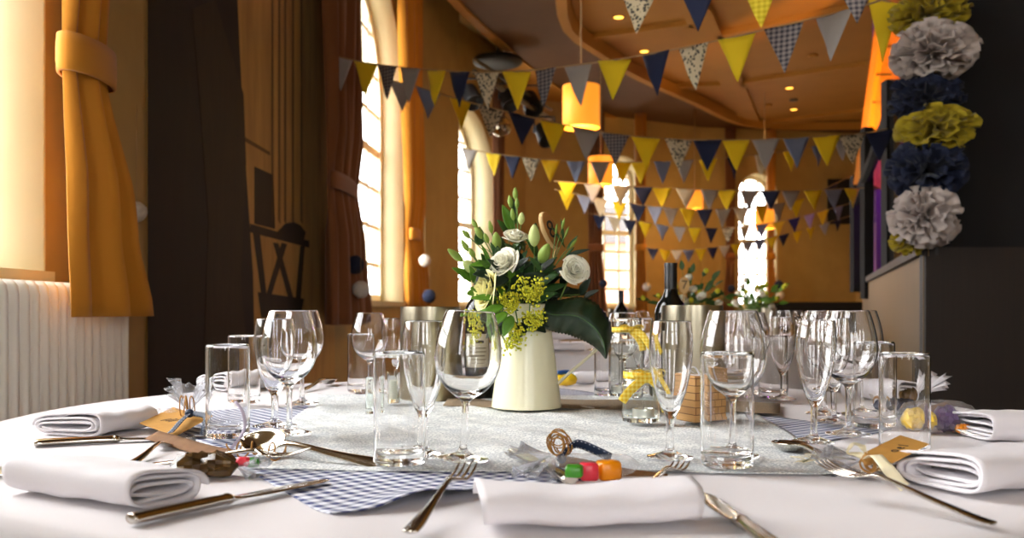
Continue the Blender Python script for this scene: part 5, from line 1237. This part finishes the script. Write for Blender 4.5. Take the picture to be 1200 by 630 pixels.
# stage lighting bar with spotlights, mirror ball and speakers by the alcove
bar0, bar1 = A(556, 84, 8.8), A(646, 140, 10.9); lb = thing('lighting_bar', 'horizontal stage lighting bar fixed in the alcove', 'lighting bar', bar0)
mb = MB(); mb.tube([(0, 0, 0), bar1 - bar0], .03, 10); mb.build('pipe', M['gear_grey'], lb)
mb = MB(); mb.tube([Vector((0, 0, .12)), bar1 - bar0 + Vector((0, 0, .12))], .018, 8); mb.build('pipe', M['gear_grey'], lb)
for px, py, Z, s, lab in ((552, 112, 8.6, .10, 'black stage spotlight nearest the pier edge'), (596, 116, 9.5, .10, 'black stage spotlight above the mirror ball'), (622, 120, 10.3, .12, 'black stage spotlight at the right of the bar'), (638, 156, 9.8, .11, 'black stage spotlight low beside the yellow flag')):
    c = A(px, py, Z); t = thing('spotlight', lab, 'spotlight', c, 0, 'stage spotlights on the bar'); R = Vector((.3, -.5, -.8)).to_track_quat('Z', 'Y').to_matrix()
    mb = MB(); mb.lathe(prof([(0, -s), (s * .7, -s * .9), (s * .8, 0), (s * .95, s), (s * .85, s), (s * .7, s * .2), (0, s * .2)], 2), 24, (0, 0, 0), 1, R); mb.build('can', M['gear'], t)
    mb = MB(); mb.tube([(-s, 0, 0), (-s, 0, s * 1.6), (s, 0, s * 1.6), (s, 0, 0)], .012, 6); mb.build('yoke', M['gear'], t)
c = A(587, 148, 9.2); t = thing('mirror_ball', 'small silver mirror ball glinting under the lighting bar', 'mirror ball', c); mb = MB(); mb.ball((0, 0, 0), .105, 24, 16); mb.build('facets', M['mirror'], t, smooth=False); mb = MB(); mb.tube([(0, 0, .1), (0, 0, .3)], .005, 6); mb.build('chain', M['gear'], t)
c = A(583, 72, 10.4); t = thing('ceiling_speaker', 'dark round fitting under the alcove ceiling', 'speaker', c); mb = MB(); mb.lathe(prof([(0, .05), (.22, .05), (.28, .02), (.28, -.02), (.2, -.05), (0, -.05)], 3), 32); mb.build('cover', M['gear'], t); mb = MB(); mb.tube([(0, 0, .04), (0, 0, 4.6 - c.z)], .02, 8); mb.build('bracket', M['gear_grey'], t)

# ================= BACKGROUND TABLES =================
def bgtable(cx, cy, r, lab):
    table((cx, cy), r - .01, 'round banquet table hidden under the ' + lab); return tablecloth((cx, cy), r, lab, seg=64)
bgtable(.62, 4.95, .92, 'white cloth on the second table behind the near one')
bgtable(1.78, 7.0, .86, 'white cloth on the far table under the back windows')
def bgjug(px, py, Z, lab_f, lab_j, s=1.0, seed=1, number=None, zoff=0):
    rnd = random.Random(seed); X = (px - 600) / F * Z; loc = Vector((X, Z, TZ)); j = thing('enamel_jug', lab_j, 'jug', loc)
    mb = MB(); mb.lathe(prof([(0, .004), (.066, 0), (.068, .01), (.05, .15), (.046, .165), (.054, .20), (.05, .2), (.042, .165), (0, .1)], 3), 32); mb.build('body', M['enamel'], j)
    mb = MB(); mb.tube(spl([(.055, 0, .05), (.11, 0, .09), (.11, 0, .125), (.048, 0, .16)], 5), .005, 8); mb.build('handle', M['enamel'], j)
    f = thing('flower_bunch', lab_f, 'flowers', loc + Vector((0, 0, .19))); lv = MB(); fl = MB(); st = MB(); yl = MB()
    for k in range(70):
        a = rnd.random() * 2 * pi; e = rnd.random() ** .6; d = Vector((cos(a) * e * 1.25, sin(a) * e, .25 + rnd.random() * (1.1 - .5 * e))); L = (.06 + .13 * rnd.random()) * s; p0 = d * L; p1 = d * (L + .055 * s) + Vector((0, 0, -.01))
        leaf_mb(lv, p0, p1, .03 * s, (rnd.gauss(0, .5), -.7, .7), .1, 4); st.tube([(0, 0, -.08), p0], .0016, 4)
        if k % 8 == 0: fl.ball(d * (L + .04 * s), .022 * s, 10, 7, (1, 1, .8)); fl.build('bloom', M['petal'], f); fl = MB()
        if k % 6 == 1: yl.ball(d * (L + .03 * s) + Vector((0, -.02, 0)), .014 * s, 8, 6); yl.build('yellow_bloom', M['gold'], f); yl = MB()
    lv.build('leaves', M['leaf_m'] if seed != 2 else M['leaf'], f); st.build('stems', M['stem'], f)
    if number:
        c = A(802, 334, Z - .16); p = thing('table_number_paddle', 'upright oval wooden table number 7 behind the dark wine bottle', 'table number', c); mb = MB(); mb.loft([[Vector((.026 * k_ * cos(a), y, .042 * k_ * sin(a))) for a in [2 * pi * q / 32 for q in range(32)]] for y, k_ in ((-.005, .96), (-.004, 1), (.004, 1), (.005, .96))]); d_ = mb.build('disc', M['pale_wood'], p, auto=40)
        text_mesh('7', .062, M['ink'], d_, Matrix.Translation((0, -.0056, 0)) @ Matrix.Rotation(pi / 2, 4, 'X')); mb = MB(); mb.tube([(0, 0, -.04), (0, .10, -.26)], .004, 8); mb.build('stick', M['pale_wood'], p)
bgjug(805, 350, 4.72, 'loose green flower bunch around the number 7 paddle', 'cream jug under the number 7 flower bunch, hidden by the cooler', 1.0, 1, True)
bgjug(880, 350, 6.9, 'bright green and yellow flower bunch in front of the furthest window', 'cream jug under the furthest flower bunch', 1.15, 2)
def bgput(kind, x, Z, lab, grp, y=None):
    o = copy_tree(proto[kind]); o.location = Vector(((x - 600) / F * Z, Z, TZ + .0008)); o['label'] = lab; o['group'] = grp; o.rotation_euler = (0, 0, 0); o.scale = (1, 1, 1)
for i, (k_, x, Z) in enumerate((('wine', 657, 4.55), ('flute', 668, 4.7), ('high', 648, 4.75), ('wine', 708, 4.5), ('flute', 694, 4.5), ('high', 764, 4.55), ('flute', 838, 4.9), ('wine', 854, 4.7), ('wine', 868, 4.75), ('high', 862, 4.55), ('flute', 846, 5.2), ('wine', 752, 4.9), ('high', 880, 5.2), ('flute', 872, 5.3))):
    bgput(k_, x, Z, 'blurred glass on the second table behind the near one', 'blurred glasses on the second table')
for i, (k_, x, Z) in enumerate((('wine', 858, 6.6), ('wine', 872, 6.4), ('flute', 884, 6.45), ('high', 866, 6.8), ('wine', 918, 6.5), ('flute', 927, 6.6), ('wine', 936, 6.7), ('high', 944, 6.45), ('wine', 950, 6.8), ('flute', 957, 6.6), ('wine', 928, 7.0), ('high', 912, 6.9), ('flute', 944, 7.1), ('wine', 962, 7.1), ('wine', 888, 7.3), ('flute', 850, 6.9), ('high', 900, 6.3), ('wine', 908, 6.35))):
    bgput(k_, x, Z, 'blurred glass on the far table under the back windows', 'blurred glasses on the far table')
t = cooler(Vector(((901 - 600) / F * 6.75, 6.75, TZ + .001)), 'small distant steel cooler beside the furthest flower bunch', .055, .21)
t = cooler(Vector(((727 - 600) / F * 5.0, 5.0, TZ + .001)), 'distant steel cooler with a bottle, above the tall jar')
bottle(Vector(((728 - 600) / F * 4.86, 4.86, TZ + .001)), 'distant wine bottle beside its cooler, above the tall jar', False)
for px, Z, dz, lab in ((664, 4.42, .0, 'lower napkin stacked on the second table, left of the hosta leaf'), (662, 4.44, .052, 'upper napkin stacked on the second table, left of the hosta leaf')):
    o = napkin(lab, Vector(((px - 24 - 600) / F * Z, Z, 0)), Vector(((px + 22 - 600) / F * Z, Z, 0)), .12, .045, 2, seed=int(px)); o.location.z += dz
bk = thing('bread_basket', 'low round bread basket at the right end of the far table', 'basket', Vector(((968 - 600) / F * 6.75, 6.75, TZ + .001))); mb = MB(); mb.lathe(prof([(0, .0), (.09, .0), (.10, .02), (.115, .10), (.108, .10), (.09, .02), (0, .015)], 3), 32); mb.build('bowl', M['basket'], bk)
o = napkin('white napkin laid in the distant bread basket', Vector(((955 - 600) / F * 6.75, 6.75, 0)), Vector(((982 - 600) / F * 6.75, 6.75, 0)), .12, .05, 2, seed=77); o.location.z = TZ + .112

# ================= LIGHT, WORLD, CAMERA =================
w = bpy.data.worlds.new('daylight'); SC.world = w; w.use_nodes = True
bg = w.node_tree.nodes['Background']; bg.inputs['Color'].default_value = (.98, .99, 1.0, 1); bg.inputs['Strength'].default_value = 17.0
def area(name, loc, look, sx, sy, e, col):
    L = bpy.data.lights.new(name, 'AREA'); L.shape = 'RECTANGLE'; L.size = sx; L.size_y = sy; L.energy = e; L.color = col
    o = bpy.data.objects.new(name, L); COL.objects.link(o); o.location = loc; o.rotation_euler = (Vector(look) - Vector(loc)).to_track_quat('-Z', 'Y').to_euler(); return o
su = bpy.data.lights.new('hazy_sun', 'SUN'); su.energy = 2.2; su.angle = radians(38); su.color = (1, .99, .97)
suo = bpy.data.objects.new('hazy_sun', su); COL.objects.link(suo); suo.location = (-8, 4, 8); suo.rotation_euler = Vector((1, -.30, -.62)).to_track_quat('-Z', 'Y').to_euler()
# orange wall washer and violet lamp in the stair hall
sp = bpy.data.lights.new('orange_washer', 'SPOT'); sp.energy = 420; sp.color = (1, .46, .06); sp.spot_size = 1.0; sp.shadow_soft_size = .1
so = bpy.data.objects.new('orange_washer', sp); COL.objects.link(so); so.location = (3.7, 7.2, 2.4); so.rotation_euler = (Vector((3.85, 8.7, 3.2)) - so.location).to_track_quat('-Z', 'Y').to_euler()
vp = bpy.data.lights.new('violet_lamp', 'POINT'); vp.energy = 25; vp.color = (.6, .12, 1); vp.shadow_soft_size = .1
vo = bpy.data.objects.new('violet_lamp', vp); COL.objects.link(vo); vo.location = (4.1, 8.6, 2.3)
cam = bpy.data.cameras.new('camera'); co = bpy.data.objects.new('camera', cam); COL.objects.link(co); co.location = (0, 0, TZ + H); co.rotation_euler = (pi / 2, 0, 0)
cam.sensor_width = 36; cam.lens = 36 * F / 1200; cam.shift_y = (YH - 315) / 1200; cam.clip_start = .02; cam.clip_end = 200
cam.dof.use_dof = True; cam.dof.focus_distance = 1.45; cam.dof.aperture_fstop = 6.0; cam.dof.aperture_blades = 0
SC.camera = co
SC.view_settings.view_transform = 'Standard'; SC.view_settings.look = 'None'; SC.view_settings.gamma = 1.0; SC.view_settings.exposure = -0.3; SC.view_settings.use_curve_mapping = False
cy = SC.cycles
cy.max_bounces = 28; cy.diffuse_bounces = 5; cy.glossy_bounces = 8; cy.transmission_bounces = 26; cy.transparent_max_bounces = 24
cy.use_denoising = True; cy.caustics_reflective = False; cy.caustics_refractive = True; cy.blur_glossy = 0.6; cy.sample_clamp_indirect = 40.0
